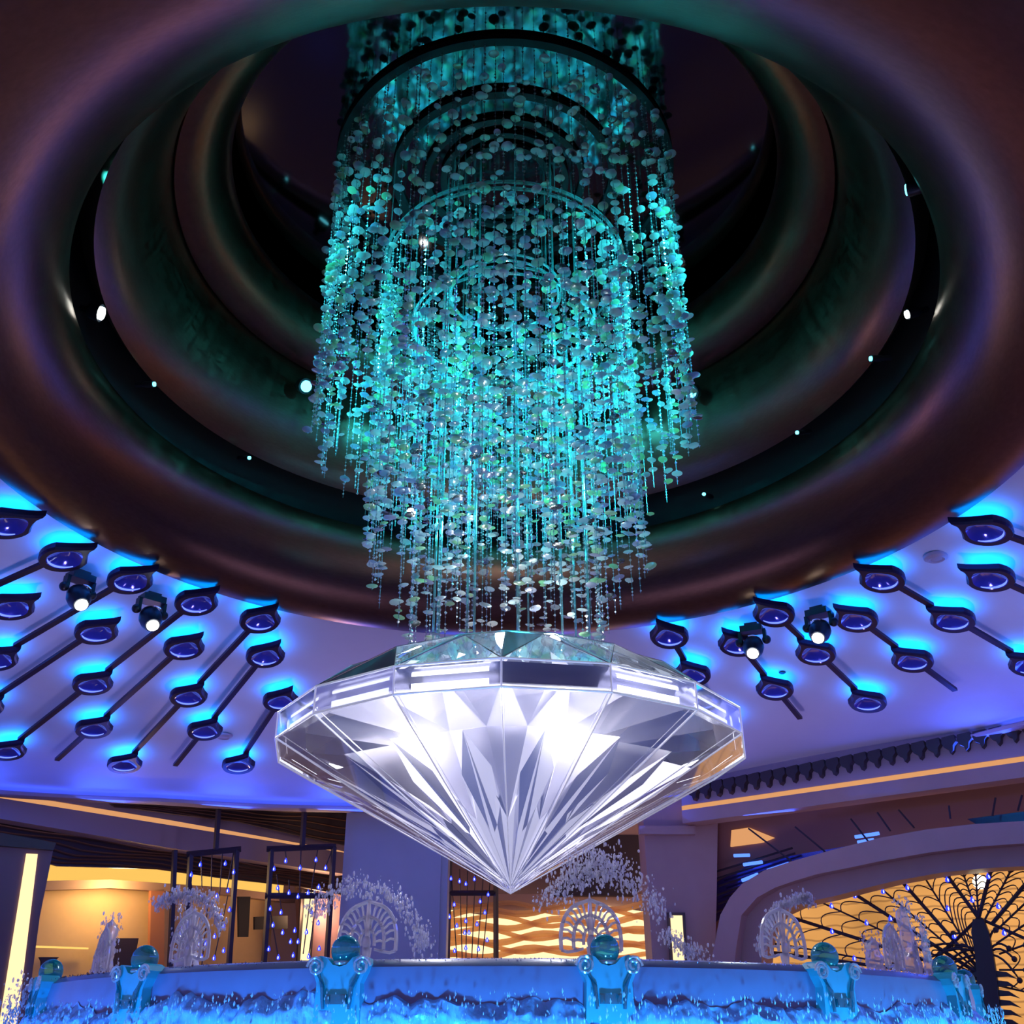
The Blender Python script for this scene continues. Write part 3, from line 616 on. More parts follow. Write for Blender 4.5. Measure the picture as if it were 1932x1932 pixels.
# small round ceiling fittings
for (x, y, lb) in [(6.0, 3.0, 'small round vent in the ceiling close to the bronze ring on the right'), (-9.2, 6.3, 'small flat round fitting on the far left of the ceiling'), (-5.3, 9.2, 'small flat round fitting between two teardrops left of the diamond'), (4.75, 6.9, 'small dark round fitting on the ceiling right of the diamond')]:
    r = hypot(x, y); m = MB(); m.lathe([(.001, -.03), (.13, -.03), (.16, -.015), (.17, .02)], n=24); m.lathe([(.08, -.032), (.11, -.045), (.13, -.03)], n=24)
    o = m.obj('ceiling_fitting', M['soffit'] if y != 6.9 else M['blackm'], smooth=True, loc=(x, y, cz(r)-.01)); o.scale = (1, 1, 1) if y != 6.9 else (.35, .35, .35); o.rotation_euler = (0, 0, 0); tag(o, lb, 'ceiling fitting')
# moving-head floodlights under the ceiling
def floodlight(x, y, z, aim, label, power, lens='lens'):
    root = empty('floodlight', (x, y, z)); a = atan2(aim[0]-x, -(aim[1]-y))
    root.rotation_euler = (0, 0, atan2(aim[1]-y, aim[0]-x)+pi/2)
    m = MB(); m.box((0, 0, .24), (.34, .24, .10)); m.box((0, 0, .31), (.2, .16, .06)); m.obj('base', M['blackm'], root)
    m = MB()
    for sg in (-1, 1): m.box((sg*.19, 0, .12), (.05, .12, .2)); m.sphere((sg*.21, 0, .05), .07, 12, 8)
    m.obj('yoke', M['blackm'], root, smooth=True)
    tilt = R(40); m = MB(); ax = (0, -sin(tilt), -cos(tilt))
    P = [tuple(ax[k]*d for k in range(3)) for d in (-.10, -.04, .06, .16, .24, .27)]
    m.tube([(p[0], p[1], p[2]) for p in P], [.09, .14, .165, .155, .12, .11], 20); hd = m.obj('lamp_head', M['blackm'], root, smooth=True)
    m = MB(); m.tube([tuple(ax[k]*d for k in range(3)) for d in (.265, .285)], .085, 20); m.obj('lens', M[lens], hd)
    m = MB(); m.tube([(.10*cos(t), -.175+.0*t+ax[1]*.02, .02+.10*sin(t)*.6) for t in [.6+.2*i for i in range(8)]], .012, 6); m.obj('grey_band', M['chrome'], hd)
    tag(root, label, 'floodlight', None)
    d = bpy.data.lights.new('beam', 'SPOT'); d.energy = power; d.color = (.85, .95, 1); d.spot_size = R(30); d.spot_blend = .6; d.shadow_soft_size = .08
    o = bpy.data.objects.new('beam', d); COL.objects.link(o); o.parent = root
    import mathutils
    pos = mathutils.Vector(tuple(ax[k]*.34 for k in range(3))); o.location = pos
    loc = root.rotation_euler.to_matrix().inverted() @ (mathutils.Vector(aim)-root.location); o.rotation_euler = (loc-pos).to_track_quat('-Z', 'Y').to_euler()
floodlight(-5.98, 3.32, 7.30, (0, -1.5, 3.2), 'black moving-head floodlight with lit lens, leftmost under the ceiling', 250)
floodlight(-5.21, 4.11, 7.30, (0, -1.5, 3.2), 'black moving-head floodlight with lit lens, second from the left', 250)
floodlight(3.91, 5.32, 7.30, (0, -4, 3.2), 'black moving-head floodlight shining brightest towards the camera, right of the diamond', 250)
floodlight(4.78, 4.63, 7.30, (0, -1.5, 3.2), 'black moving-head floodlight with lit lens, farthest right', 250)
# small spotlights in the dark slots between the rings
def slot_spot(x, y, z, lens, label, r=.05, power=0, col=(.2, .9, 1), aim=(0, 0, 8), ang=40):
    root = empty('slot_spotlight', (x, y, z)); import mathutils
    v = (mathutils.Vector(aim)-mathutils.Vector((x, y, z))); root.rotation_euler = v.to_track_quat('-Z', 'Y').to_euler()
    m = MB(); m.tube([(0, 0, .18), (0, 0, .14), (0, 0, .02)], [r*.8, r*1.25, r*1.4], 14); m.obj('housing', M['blackm'], root, smooth=True)
    m = MB(); m.tube([(0, 0, .02), (0, 0, .0)], r, 14); m.obj('lens', M[lens], root)
    m = MB(); m.box((0, .0, .2), (.05, .05, .14)); m.obj('bracket', M['blackm'], root)
    if power:
        d = bpy.data.lights.new('beam', 'SPOT'); d.energy = power; d.color = col; d.spot_size = R(ang); d.spot_blend = .7; d.shadow_soft_size = .05
        o = bpy.data.objects.new('beam', d); COL.objects.link(o); o.parent = root; o.location = (0, 0, -.03)
    tag(root, label, 'spotlight', None)
CY = (.03, .78, .95)
slot_spot(-4.63, -.54, 9.15, 'lens', 'white lit spotlight in the dark slot at the far left of the rings', .075, 0)
slot_spot(-4.42, .8, 9.1, 'lensc', 'small teal spotlight at the left edge of the middle bronze ring', .03, 4000, CY, (0, 0, 8.7))
slot_spot(-3.62, 2.62, 9.1, 'lensc', 'small teal spotlight in the slot at lower left of the rings', .025, 4000, CY, (0, 0, 7.6))
slot_spot(4.63, -.52, 9.15, 'lens', 'white lit spotlight in the dark slot at the far right of the rings', .045, 0)
slot_spot(4.45, .26, 9.1, 'lensc', 'small teal spotlight in the slot right of the chandelier', .03, 4000, CY, (0, 0, 8.7))
slot_spot(3.98, 1.95, 9.1, 'lensc', 'small teal spotlight in the slot at lower right of the rings', .025, 4000, CY, (0, 0, 7.6))
slot_spot(2.99, 3.6, 9.05, 'lensc', 'small teal spotlight lowest in the slot on the right', .025, 0)
slot_spot(-1.45, 4.2, 9.05, 'lens', 'white spotlight glowing behind the lower bead strands', .07, 0)
slot_spot(-2.88, 2.44, 10.2, 'lensc', 'large bright cyan spotlight at the highest ring, left of the chandelier', .085, 10000, (.02, .72, 1), (0, 0, 7.9), 42)
slot_spot(2.73, 2.6, 10.2, 'lensc', 'large bright cyan spotlight at the highest ring, right of the chandelier', .085, 10000, (.02, .72, 1), (0, 0, 7.9), 42)
slot_spot(-4.2, -2.6, 9.2, 'lensc', 'teal spotlight hidden high on the left of the nearest slot', .03, 1900, CY, (0, 0, 10.0))
slot_spot(3.96, -2.46, 9.15, 'lensc', 'teal spotlight with a lit square face in the right-hand slot', .055, 1900, CY, (0, 0, 10.0))
slot_spot(0.6, -4.6, 9.6, 'lensc', 'teal spotlight above the near lip of the rings', .03, 6000, CY, (0, 0, 8.0))
# ================================================================ DIAMOND
DX, DZT, DZG, DZU, DR, PH = .055, 2.90, 4.13, 4.366, 2.268, R(-2.03)
N16 = 16
def vr(r, z, k): a = PH+2*pi*k/N16; return (r*sin(a), -r*cos(a), z)
dia = empty('diamond_pendant', (DX, 0, DZT))
def Z(z): return z-DZT
TIP = (0, 0, 0)
TR, TZ = 1.15, 5.02
crm = (1.72, 4.36+.42)
for k in range(N16):
    g0, g1 = vr(DR, Z(DZG), k), vr(DR, Z(DZG), k+1); u0, u1 = vr(DR, Z(DZU), k), vr(DR, Z(DZU), k+1)
    m = MB(); m.tube([TIP, g0], [.004, .009], 6); a = PH+2*pi*k/N16
    q = vr(DR-.02, Z(DZG)+.05, k); m.tube([(0, 0, .06), q], [.003, .005], 5); m.obj('pavilion_rib', M['rib'], dia)
    m = MB(); m.add([(0, 0, .02), g0, g1], [(0, 1, 2)]); m.obj('pavilion_pane', M['pane'], dia)
    m = MB(); m.add([g0, g1, u1, u0], [(0, 1, 2, 3)]); m.obj('girdle_pane', M['girdle'], dia)
    m = MB(); m.tube([g0, g1], .010, 6); m.tube([u0, u1], .010, 6); m.tube([g0, u0], .009, 6); m.obj('girdle_rim', M['rib'], dia)
    # double light bars in the girdle (one bay stays dark)
    if k not in (0,):
        m = MB()
        for z_ in (DZG+.05, DZG+.165):
            i0, i1 = vr(DR-.10, Z(z_), k+.12), vr(DR-.10, Z(z_), k+.88); j0, j1 = vr(DR-.10, Z(z_+.055), k+.12), vr(DR-.10, Z(z_+.055), k+.88)
            m.add([i0, i1, j1, j0], [(0, 1, 2, 3)])
        m.obj('light_bar', M['lite'], dia)
    # mirrored tray behind the bars
    m = MB(); a0, a1 = vr(DR-.02, Z(DZG+.03), k), vr(DR-.02, Z(DZG+.03), k+1); b0, b1 = vr(DR-.26, Z(DZG+.12), k), vr(DR-.26, Z(DZG+.12), k+1); c0, c1 = vr(DR-.02, Z(DZU-.02), k), vr(DR-.02, Z(DZU-.02), k+1)
    m.add([a0, a1, b1, b0, c0, c1], [(0, 1, 2, 3), (3, 2, 5, 4)]); m.obj('mirror_tray', M['corem'], dia)
    # crown facets
    c = vr(crm[0], Z(crm[1]), k+.5); t0, t1 = vr(TR, Z(TZ), k), vr(TR, Z(TZ), k+1); cp = vr(crm[0], Z(crm[1]), k-.5)
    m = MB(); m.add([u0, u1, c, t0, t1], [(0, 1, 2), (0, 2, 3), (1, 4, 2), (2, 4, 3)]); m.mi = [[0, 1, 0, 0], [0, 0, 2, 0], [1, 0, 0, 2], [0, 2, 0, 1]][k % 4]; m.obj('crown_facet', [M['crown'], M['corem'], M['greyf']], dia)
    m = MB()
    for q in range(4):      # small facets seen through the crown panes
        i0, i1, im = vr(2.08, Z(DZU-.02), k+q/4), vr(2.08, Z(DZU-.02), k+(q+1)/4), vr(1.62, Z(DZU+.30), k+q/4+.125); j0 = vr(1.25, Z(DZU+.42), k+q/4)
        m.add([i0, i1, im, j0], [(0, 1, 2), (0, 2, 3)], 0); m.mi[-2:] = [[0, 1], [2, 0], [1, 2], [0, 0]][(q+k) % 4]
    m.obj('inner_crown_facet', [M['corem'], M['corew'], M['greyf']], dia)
    m = MB(); m.tube([u0, t0], .010, 5); m.tube([u0, c, u1], .006, 5); m.tube([t0, c, t1], .006, 5); m.tube([t0, t1], .012, 5); m.obj('crown_rim', M['chrome'], dia)
    # added inner core: glowing facets paint in reflections of the lit girdle
    T = (0, 0, .07); va, vb = vr(.72, .53, k), vr(.72, .53, k+1); sp = vr(1.74, 1.05, k+.5); sq = vr(1.74, 1.05, k-.5)
    tp = vr(.95, 1.30, k+.5); tq = vr(.95, 1.3, k-.5); mm = vr(.62, .44, k+.5)
    # radiating strips from the tip, painted glow alternating with mirror, stepping in and out
    edge = [va, vr(.80, .62, k+.2), vr(.64, .46, k+.34), mm, vr(.68, .49, k+.64), vr(.82, .63, k+.8), vb]
    m = MB()
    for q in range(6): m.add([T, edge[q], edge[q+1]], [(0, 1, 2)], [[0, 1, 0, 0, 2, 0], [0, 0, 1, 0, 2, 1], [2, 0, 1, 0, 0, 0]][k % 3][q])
    m.obj('glow_facet', [M['corew'], M['corem'], M['greyf']], dia)
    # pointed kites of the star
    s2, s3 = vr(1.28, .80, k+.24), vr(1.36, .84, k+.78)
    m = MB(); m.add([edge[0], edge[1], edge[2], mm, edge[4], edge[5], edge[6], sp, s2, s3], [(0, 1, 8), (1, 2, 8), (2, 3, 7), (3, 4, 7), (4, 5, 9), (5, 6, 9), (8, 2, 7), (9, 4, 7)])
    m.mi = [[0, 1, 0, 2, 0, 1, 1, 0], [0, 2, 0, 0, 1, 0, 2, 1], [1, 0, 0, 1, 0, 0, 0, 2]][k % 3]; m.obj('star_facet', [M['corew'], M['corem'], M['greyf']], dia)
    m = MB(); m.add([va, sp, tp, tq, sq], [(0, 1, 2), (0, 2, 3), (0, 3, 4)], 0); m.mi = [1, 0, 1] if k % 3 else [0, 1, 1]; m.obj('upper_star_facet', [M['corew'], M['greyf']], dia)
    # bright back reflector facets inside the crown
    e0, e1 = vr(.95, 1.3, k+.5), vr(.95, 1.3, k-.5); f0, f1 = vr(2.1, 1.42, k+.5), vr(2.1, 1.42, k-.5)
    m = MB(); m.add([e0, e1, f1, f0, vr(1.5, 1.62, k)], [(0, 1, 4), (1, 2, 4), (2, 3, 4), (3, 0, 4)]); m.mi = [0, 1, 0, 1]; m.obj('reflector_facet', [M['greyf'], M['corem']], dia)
m = MB(); m.add([vr(TR, Z(TZ), k) for k in range(N16)], [tuple(range(N16))]); m.obj('table', M['crown'], dia)
m = MB(); m.lathe([(.0, .02), (.03, .05), (.02, .09), (.0, .10)], n=12); m.obj('tip_cap', M['chrome'], dia)
tag(dia, 'giant faceted glass and chrome diamond glowing white, hanging over the fountain', 'diamond sculpture')
ORD = ['first', 'second', 'third', 'fourth', 'fifth', 'sixth', 'seventh', 'eighth', 'ninth', 'tenth', 'eleventh', 'twelfth', 'thirteenth', 'fourteenth', 'fifteenth', 'sixteenth', 'seventeenth', 'eighteenth', 'nineteenth', 'twentieth']
for k, a in enumerate(sorted([-25, 5, 38, -70, 80, 120, 165, 215, 250, 300], key=lambda q: sin(R(q)))):
    x, y = DX+.82*sin(R(a)), -.82*cos(R(a)); m = MB(); m.tube([(0, 0, 5.0), (0, 0, 11.78)], .011, 6); m.sphere((0, 0, 5.04), .03, 8, 6)
    o = m.obj('suspension_cable', M['acryl'], loc=(x, y, 0)); tag(o, 'thin pale vertical cable holding the diamond, %s from the left' % ORD[k], 'cable', 'suspension cables holding the diamond')
lamp('diamond_light', 'POINT', (DX-.72, -1.55, 4.02), 130, (.95, .93, 1), .10)
lamp('diamond_light', 'POINT', (DX+.46, -1.62, 4.02), 130, (.95, .93, 1), .10)
lamp('diamond_light', 'POINT', (DX, -.3, 4.75), 130, (.85, .95, 1), .15)
lamp('diamond_light', 'POINT', (DX+.45, -.95, 5.12), 12, (.9, 1, .96), .05)  # this and the next: points added above the table to brighten ring and strands
lamp('diamond_light', 'POINT', (DX-.2, .5, 5.2), 26, (1, .93, .88), .08)
# ================================================================ BEAD CHANDELIER
def disc_mesh():
    m = MB(); prof = [(.001, .007), (.5, .006), (.85, .003), (1, 0), (.85, -.003), (.5, -.006), (.001, -.007)]
    m.lathe([(r*.057, z*1.5) for r, z in prof], n=14)
    for k in range(7):
        a = 2*pi*k/7; m.sphere((.057*sin(a), .057*cos(a), 0), .0085, 6, 4); return m.mesh('disc', M['disc'], True)
discme = disc_mesh()
def seeds(L, step, seed):
    rnd = random.Random(seed); m = MB(); z = -.05
    while z > -L:
        r = rnd.choice([.010, .012, .015, .020]); m.add([(r, 0, z), (-r*.5, r*.87, z), (-r*.5, -r*.87, z), (0, 0, z+r), (0, 0, z-r)], [(0, 1, 3), (1, 2, 3), (2, 0, 3), (1, 0, 4), (2, 1, 4), (0, 2, 4)]); z -= step*rnd.uniform(.6, 1.4)
    return m.mesh('seed_beads', M['seed'])
wire_me = {}
def strand(x, y, z0, z1, sd, ndisc, label, cat_group, zdense=None):
    L = z0-z1; key = (round(L/.25), )
    root = empty('bead_strand', (x, y, z0))
    if key not in wire_me:
        LL = key[0]*.25; m = MB(); m.tube([(0, 0, 0), (0, 0, -LL)], .0028, 4); wire_me[key] = (m.mesh('wire', M['wire']), [seeds(LL, .062, 10*key[0]+q) for q in range(3)])
    wm, ss = wire_me[key]; link('wire', wm, root); link('seed_beads', ss[sd % 3], root, (0, 0, 0), (0, 0, random.uniform(0, 6.28)))['kind'] = 'stuff'
    LL = key[0]*.25
    for k in range(ndisc):
        z = -LL*random.uniform(.04, 1) if not zdense else -(LL*zdense(random.random()))
        s_ = random.choice([.7, .85, 1, 1, 1.12]); link('disc', discme, root, (random.uniform(-.045, .045), random.uniform(-.045, .045), z), (random.uniform(-.22, .22), random.uniform(-.22, .22), 0), (s_, s_, s_))
    tag(root, label, 'bead strand', cat_group)
def curtain(r, n, z0, z1, jit, nd, label, group, rj=.05, zd=None, ph=0):
    for i in range(n):
        a = 2*pi*(i+random.uniform(-.3, .3))/n+ph; rr = r+random.uniform(-rj, rj)
        dg = math.degrees(a+pi/8) % 360; sec = ('near side', 'near right side', 'right edge', 'far right side', 'far side', 'far left side', 'left edge', 'near left side')[int(dg//45)]
        strand(rr*sin(a), -rr*cos(a), z0, z1+random.uniform(-jit, jit), i, nd, label+', '+sec, group, zd)
curtain(2.12, 112, 11.72, 7.75, .35, 13, 'strand of pearly discs in the outermost bead curtain', 'bead strands of the outer curtain', .05, lambda t: t**.75)
curtain(1.47, 92, 10.22, 6.45, .45, 15, 'strand of pearly discs in the middle curtain under the clear ring', 'bead strands of the middle curtain', .06, lambda t: .02+.98*t**.9)
curtain(1.06, 46, 9.3, 5.35, .35, 12, 'strand of pearly discs in the inner curtain above the diamond', 'bead strands of the inner curtain', .07, lambda t: t)
curtain(.66, 32, 9.0, 6.3, .5, 13, 'strand of pearly discs in the innermost cluster', 'bead strands of the innermost cluster', .14, lambda t: t)
def hoop(r, z, tr, mt, label, group, name='chandelier_ring', flat=False):
    m = MB(); m.lathe([(r-tr, -tr*.8), (r+tr, -tr*.8), (r+tr, tr*.8), (r-tr, tr*.8)], n=96, closed=True); o = m.obj(name, mt, smooth=False, loc=(0, 0, z)); tag(o, label, 'ring', group); return o
for r, w_, lb in [(2.15, .05, 'widest'), (1.42, .05, 'second widest'), (1.02, .04, 'third widest'), (.80, .04, 'second smallest'), (.60, .04, 'smallest')]:
    hoop(r, 11.76, w_, M['black'], '%s of the black concentric tracks on the dark mirror ceiling' % lb, 'black tracks carrying the beads')
def rod_ring(r, z, tr, label, legs):
    e = empty('acrylic_ring', (0, 0, z)); m = MB(); m.tube([(r*sin(2*pi*i/96), r*cos(2*pi*i/96), 0) for i in range(96)], tr, 8, closed=True); m.obj('upper_hoop', M['acryl'], e, smooth=True)
    m = MB(); m.tube([((r-.04)*sin(2*pi*i/96), (r-.04)*cos(2*pi*i/96), -.06) for i in range(96)], tr, 8, closed=True); m.obj('lower_hoop', M['acryl'], e, smooth=True)
    for k in range(legs):
        a = 2*pi*(k+.5)/legs; m = MB(); m.tube([(r*sin(a), r*cos(a), 0), (r*sin(a), r*cos(a), 11.75-z)], .006, 5); m.obj('hanger', M['acryl'], e)
    tag(e, label, 'ring')
rod_ring(1.48, 10.26, .022, 'wide clear acrylic ring carrying the middle curtain of beads', 8)
rod_ring(1.10, 9.36, .018, 'clear acrylic ring inside the bead strands below the wide one', 6)
rod_ring(.70, 9.9, .016, 'smallest clear acrylic ring near the top of the inner beads', 4)
# ================================================================ FOUNTAIN
FR_, FZ = 3.80, 2.08
ft = empty('fountain_basin', (0, 0, 0))
import mathutils
from mathutils import noise as mn
m = MB(); m.lathe([(3.35, 1.98), (3.5, 2.04), (3.66, 2.08), (3.76, 2.065), (3.80, 2.03), (3.81, 1.95), (3.80, 1.80), (3.79, 1.55), (3.78, .9), (3.9, .3), (3.9, 0)], n=192); m.obj('rim', M['film'], ft, smooth=True)
m = MB(); m.lathe([(.01, 1.97), (3.36, 1.97)], n=96); m.obj('basin_water', M['film'], ft)
# churning water sheet around the rim, wavy upper edge, displaced surface
def foam():
    m = MB(); n = 1500; K = 44; V = []
    for i in range(n):
        a = 2*pi*i/n
        top = 1.845+.075*mn.noise((sin(a)*7, cos(a)*7, 0))+.06*abs(mn.noise((sin(a)*15, cos(a)*15, 3)))+.03*mn.noise((sin(a)*60, cos(a)*60, 3))
        for k in range(K):
            t = k/(K-1); dz = .5*t if k < K-1 else 1.1; z = top-dz
            d = .012+.055*min(1, dz*12)+.05*dz+.035*mn.noise((sin(a)*16, cos(a)*16, z*4))+.028*mn.noise((sin(a)*55, cos(a)*55, z*6))+.016*mn.noise((sin(a)*150, cos(a)*150, z*14))+.008*mn.noise((sin(a)*400, cos(a)*400, z*50))
            if k == 0: d = 0
            r = 3.81+max(0, d); V.append((r*sin(a), -r*cos(a), z))
    m.add(V, [(i*K+k, i*K+k+1, ((i+1) % n)*K+k+1, ((i+1) % n)*K+k) for i in range(n) for k in range(K-1)])
    return m.obj('churning_water', M['foam'], ft, smooth=True)
foam()
m = MB(); m.lathe([(3.9, .75), (5.6, .72)], n=96); m.obj('pool_water', M['film'], ft)
m = MB(); m.lathe([(5.6, .0), (5.6, .85), (5.68, .9), (6.0, .9), (6.06, .85), (6.06, 0)], n=96); m.obj('pool_kerb', M['grey'], ft, smooth=True)
tag(ft, 'large round fountain basin with a smooth overflowing rim and churning blue water', 'fountain')
# droplets on the rim
mrg = MB(); rnd = random.Random(3)
for i in range(900):
    a = rnd.uniform(-1.3, 1.3); r = 3.72+rnd.uniform(-.08, .09); s_ = rnd.choice([.003, .004, .006]); z = 2.074 if r < 3.75 else 2.06
    mrg.add([(r*sin(a)+q[0]*s_, -r*cos(a)+q[1]*s_, z+q[2]*s_) for q in ((1, 0, 0), (-.5, .87, 0), (-.5, -.87, 0), (0, 0, 1.3), (0, 0, -1))], [(0, 1, 3), (1, 2, 3), (2, 0, 3), (1, 0, 4), (2, 1, 4), (0, 2, 4)])
o = mrg.obj('rim_droplets', M['chrome']); tag(o, 'tiny bright water droplets scattered along the fountain rim', 'water', kind='stuff')
mrg = MB(); rnd = random.Random(9)
for i in range(1500):
    a = rnd.uniform(-1.3, 1.3); r = 3.90+rnd.uniform(0, .10); s_ = rnd.choice([.003, .004, .007]); z = rnd.uniform(1.72, 1.90)
    mrg.add([(r*sin(a)+q[0]*s_, -r*cos(a)+q[1]*s_, z+q[2]*s_*2) for q in ((1, 0, 0), (-.5, .87, 0), (-.5, -.87, 0), (0, 0, 1.3), (0, 0, -1))], [(0, 1, 3), (1, 2, 3), (2, 0, 3), (1, 0, 4), (2, 1, 4), (0, 2, 4)])
o = mrg.obj('splash_droplets', mat('bright_drops', (.5, .9, 1), .1)); tag(o, 'sparkling droplets flying off the churning water under the fountain rim', 'water', kind='stuff')
PYL = [8.5-22.2*k for k in range(0, 5)]+[30.5, 52.5, 74.5]
NAMES = {8.5: 'just right of the diamond tip', -13.7: 'left of the diamond tip', 30.5: 'second from the right', 52.5: 'farthest right', -35.9: 'second from the left', -58.1: 'farthest left'}
def pylon(az):
    a = R(az); root = empty('fountain_pylon', (3.72*sin(a), -3.72*cos(a), 1.825), a)
    # local frame: x tangential, y inwards(+)/outwards(-), z up
    m = MB(); prof = [(-.14, -.14), (-.13, .05), (-.128, .12), (-.155, .18), (-.165, .22), (-.15, .25), (-.115, .262), (-.075, .25), (-.04, .215), (0, .205), (.04, .215), (.075, .25), (.115, .262), (.15, .25), (.165, .22), (.155, .18), (.128, .12), (.13, .05), (.14, -.14)]
    m.prism(prof, .12, lambda x, z, c_: (x, -.15+c_, z)); m.obj('scroll_body', M['pylon'], root)
    for sg in (-1, 1):
        m = MB(); P = []
        for j in range(22):
            t = j/21*3.6*pi; r_ = .052*(1-j/21*.75); P.append((sg*(.135+r_*cos(t)*1.0), -.165, .205+r_*sin(t)))
        m.tube(P, .0085, 6); m.obj('scroll_curl', M['crystal'], root, smooth=True)
        m = MB(); m.tube([(sg*.118, -.155, .17), (sg*.085, -.165, .10), (sg*.075, -.165, -.01)], [.012, .014, .01], 6); m.obj('volute', M['teal'], root, smooth=True)
    m = MB(); m.box((0, -.162, .04), (.12, .02, .05)); m.box((-.045, -.17, .04), (.02, .02, .035)); m.box((.045, -.17, .04), (.02, .02, .035)); m.obj('nozzle_plate', M['teal'], root)
    m = MB(); m.tube([(.05*cos(2*pi*j/24), -.09+.05*sin(2*pi*j/24), .225) for j in range(24)], .012, 6, closed=True); m.obj('collar', M['crystal'], root, smooth=True)
    tag(root, 'aqua lit scroll-shaped pylon on the fountain rim, %s' % NAMES.get(az, 'beyond the sides of the photo'), 'pylon', 'scroll pylons around the fountain rim')
    rb = bpy.data.objects.new('glass_ball', ballme); COL.objects.link(rb); rb.location = (3.79*sin(a), -3.79*cos(a), 2.118); rb.rotation_euler = (0, 0, a+.4)
    tag(rb, 'teal glass ball resting on the fountain pylon, %s' % NAMES.get(az, 'beyond the sides of the photo'), 'glass ball', 'teal glass balls on the fountain pylons')
    crest(az)
bm_ = MB(); bm_.sphere((0, 0, 0), .082, 24, 16); ballme = bm_.mesh('glass_ball', M['teal'], True)
def arch_pts(w, h, z0, n=18):
    P = []
    for i in range(n+1):
        t = i/n; s_ = -1 if t < .5 else 1; q = abs(t-.5)*2        # 1 at foot, 0 at apex
        x = s_*w*(sin(q*pi*.56)**.85)/sin(pi*.56)**.85; z = z0+h*(1-q**1.9) if q else z0+h*1.04; P.append((x, 0, z))
    return P
def crest(az):
    a = R(az); rr = 3.46; root = empty('crystal_crest', (rr*sin(a), -rr*cos(a), 2.03), a)
    for nm, w_, h_, z0, tr in (('outer_arch', .18, .27, .11, .012), ('middle_arch', .105, .18, .12, .011), ('inner_arch', .045, .09, .14, .010)):
        m = MB(); P = arch_pts(w_, h_, z0); m.tube(P, tr, 6)
        if nm != 'inner_arch': m.tube([P[0], (P[0][0]*.8, 0, z0-.01), (P[0][0]*.45, 0, z0+.0)], tr*.8, 6); m.tube([P[-1], (P[-1][0]*.8, 0, z0-.01), (P[-1][0]*.45, 0, z0)], tr*.8, 6)
        m.obj(nm, M['crystal'], root, smooth=True)
    A = arch_pts(.18, .27, .11, 16); B = arch_pts(.105, .18, .12, 16); C_ = arch_pts(.045, .09, .14, 16)
    for i in range(1, 16):
        if i == 8: continue
        m = MB(); p, q = A[i], B[i]; m.tube([p, ((p[0]+q[0])/2, 0, (p[2]+q[2])/2+.012), q], .0075, 5); m.obj('rib', M['crystal'], root, smooth=True)
        if i % 2:
            m = MB(); p, q = B[i], C_[i]; m.tube([p, ((p[0]+q[0])/2, 0, (p[2]+q[2])/2+.008), q], .0075, 5); m.obj('rib', M['crystal'], root, smooth=True)
    m = MB(); m.tube([(0, 0, .14), (0, 0, .24), (0, 0, .38), (0, 0, .43)], [.012, .02, .011, .002], 8); m.obj('finial', M['crystal'], root, smooth=True)
    m = MB(); m.sphere((0, -.01, .155), .028, 12, 8, (1, .6, 1.5)); m.obj('centre_stone', M['crystal'], root, smooth=True)
    m = MB(); m.tube([(0, 0, -.05), (0, 0, .06), (0, 0, .13)], [.04, .022, .03], 10); m.obj('stem', M['crystal'], root, smooth=True)
    tag(root, 'clear peacock-tail crest with arched ribs on the fountain rim, %s' % NAMES.get(az, 'beyond the sides of the photo'), 'crest', 'clear crests around the fountain rim')
for az in PYL: pylon(az)
# water jets and splashes
def jet(x, y, z0, h, w_, label, seed, name='water_jet', lean=0):
    rnd = random.Random(seed); m = MB(); n = 20; K = 26; V = []
    for k in range(K):
        t = k/(K-1); rad = w_*(1-.55*t)*(1 if t < .93 else max(.05, (1-t)*10))
        for i in range(n):
            a = 2*pi*i/n; q = 1+.45*mn.noise((cos(a)*1.6+seed, sin(a)*1.6, t*7))+.25*mn.noise((cos(a)*5, sin(a)*5+seed, t*18))
            V.append((rad*q*cos(a)+lean*t*t, rad*q*sin(a), h*t+.06*h*mn.noise((cos(a)*2, sin(a)*2, seed))*t))
    m.add(V, [(k*n+i, k*n+(i+1) % n, (k+1)*n+(i+1) % n, (k+1)*n+i) for k in range(K-1) for i in range(n)])
    for i in range(160):
        t = rnd.random()**.7; a = rnd.uniform(0, 6.28); r = w_*(1.1-.4*t)*rnd.uniform(.8, 1.5); s_ = rnd.choice([.003, .005, .008])
        m.sphere((r*cos(a)+lean*t*t, r*sin(a), h*t*1.1), s_, 5, 4, (1, 1, 1.8))
    o = m.obj(name, M['spray'], loc=(x, y, z0), smooth=True); tag(o, label, 'water jet', None); return o
def P3(u, v, y):
    c, s = cos(PITCH), sin(PITCH); a = (u-CXP)/F_PX; b = (966-v)/F_PX; t = (y+10)/(c-b*s); return (a*t, y, CAM[2]+t*(s+b*c))
x, y, z = P3(190, 1870, -1.2); jet(x, y, z-.05, P3(190, 1735, -1.2)[2]-z+.05, .075, 'tall white water jet at the left of the basin', 1)
x, y, z = P3(345, 1870, -2.2); jet(x, y, z-.05, P3(340, 1712, -2.2)[2]-z+.05, .10, 'wide splashing water jet filling the second crest from the left', 2, lean=-.02)
x, y, z = P3(1728, 1870, -1.0); jet(x, y, z-.05, P3(1728, 1705, -1.0)[2]-z+.05, .08, 'tall pointed water jet in front of the amber gate', 4)
x, y, z = P3(1760, 1870, -.6); jet(x, y, z-.05, P3(1750, 1740, -.6)[2]-z+.05, .04, 'small water jet beside the tall one at the right', 5)
x, y, z = P3(1660, 1870, -.2); jet(x, y, z-.05, P3(1660, 1768, -.2)[2]-z+.05, .10, 'low bushy water jet in front of the amber gate', 6)
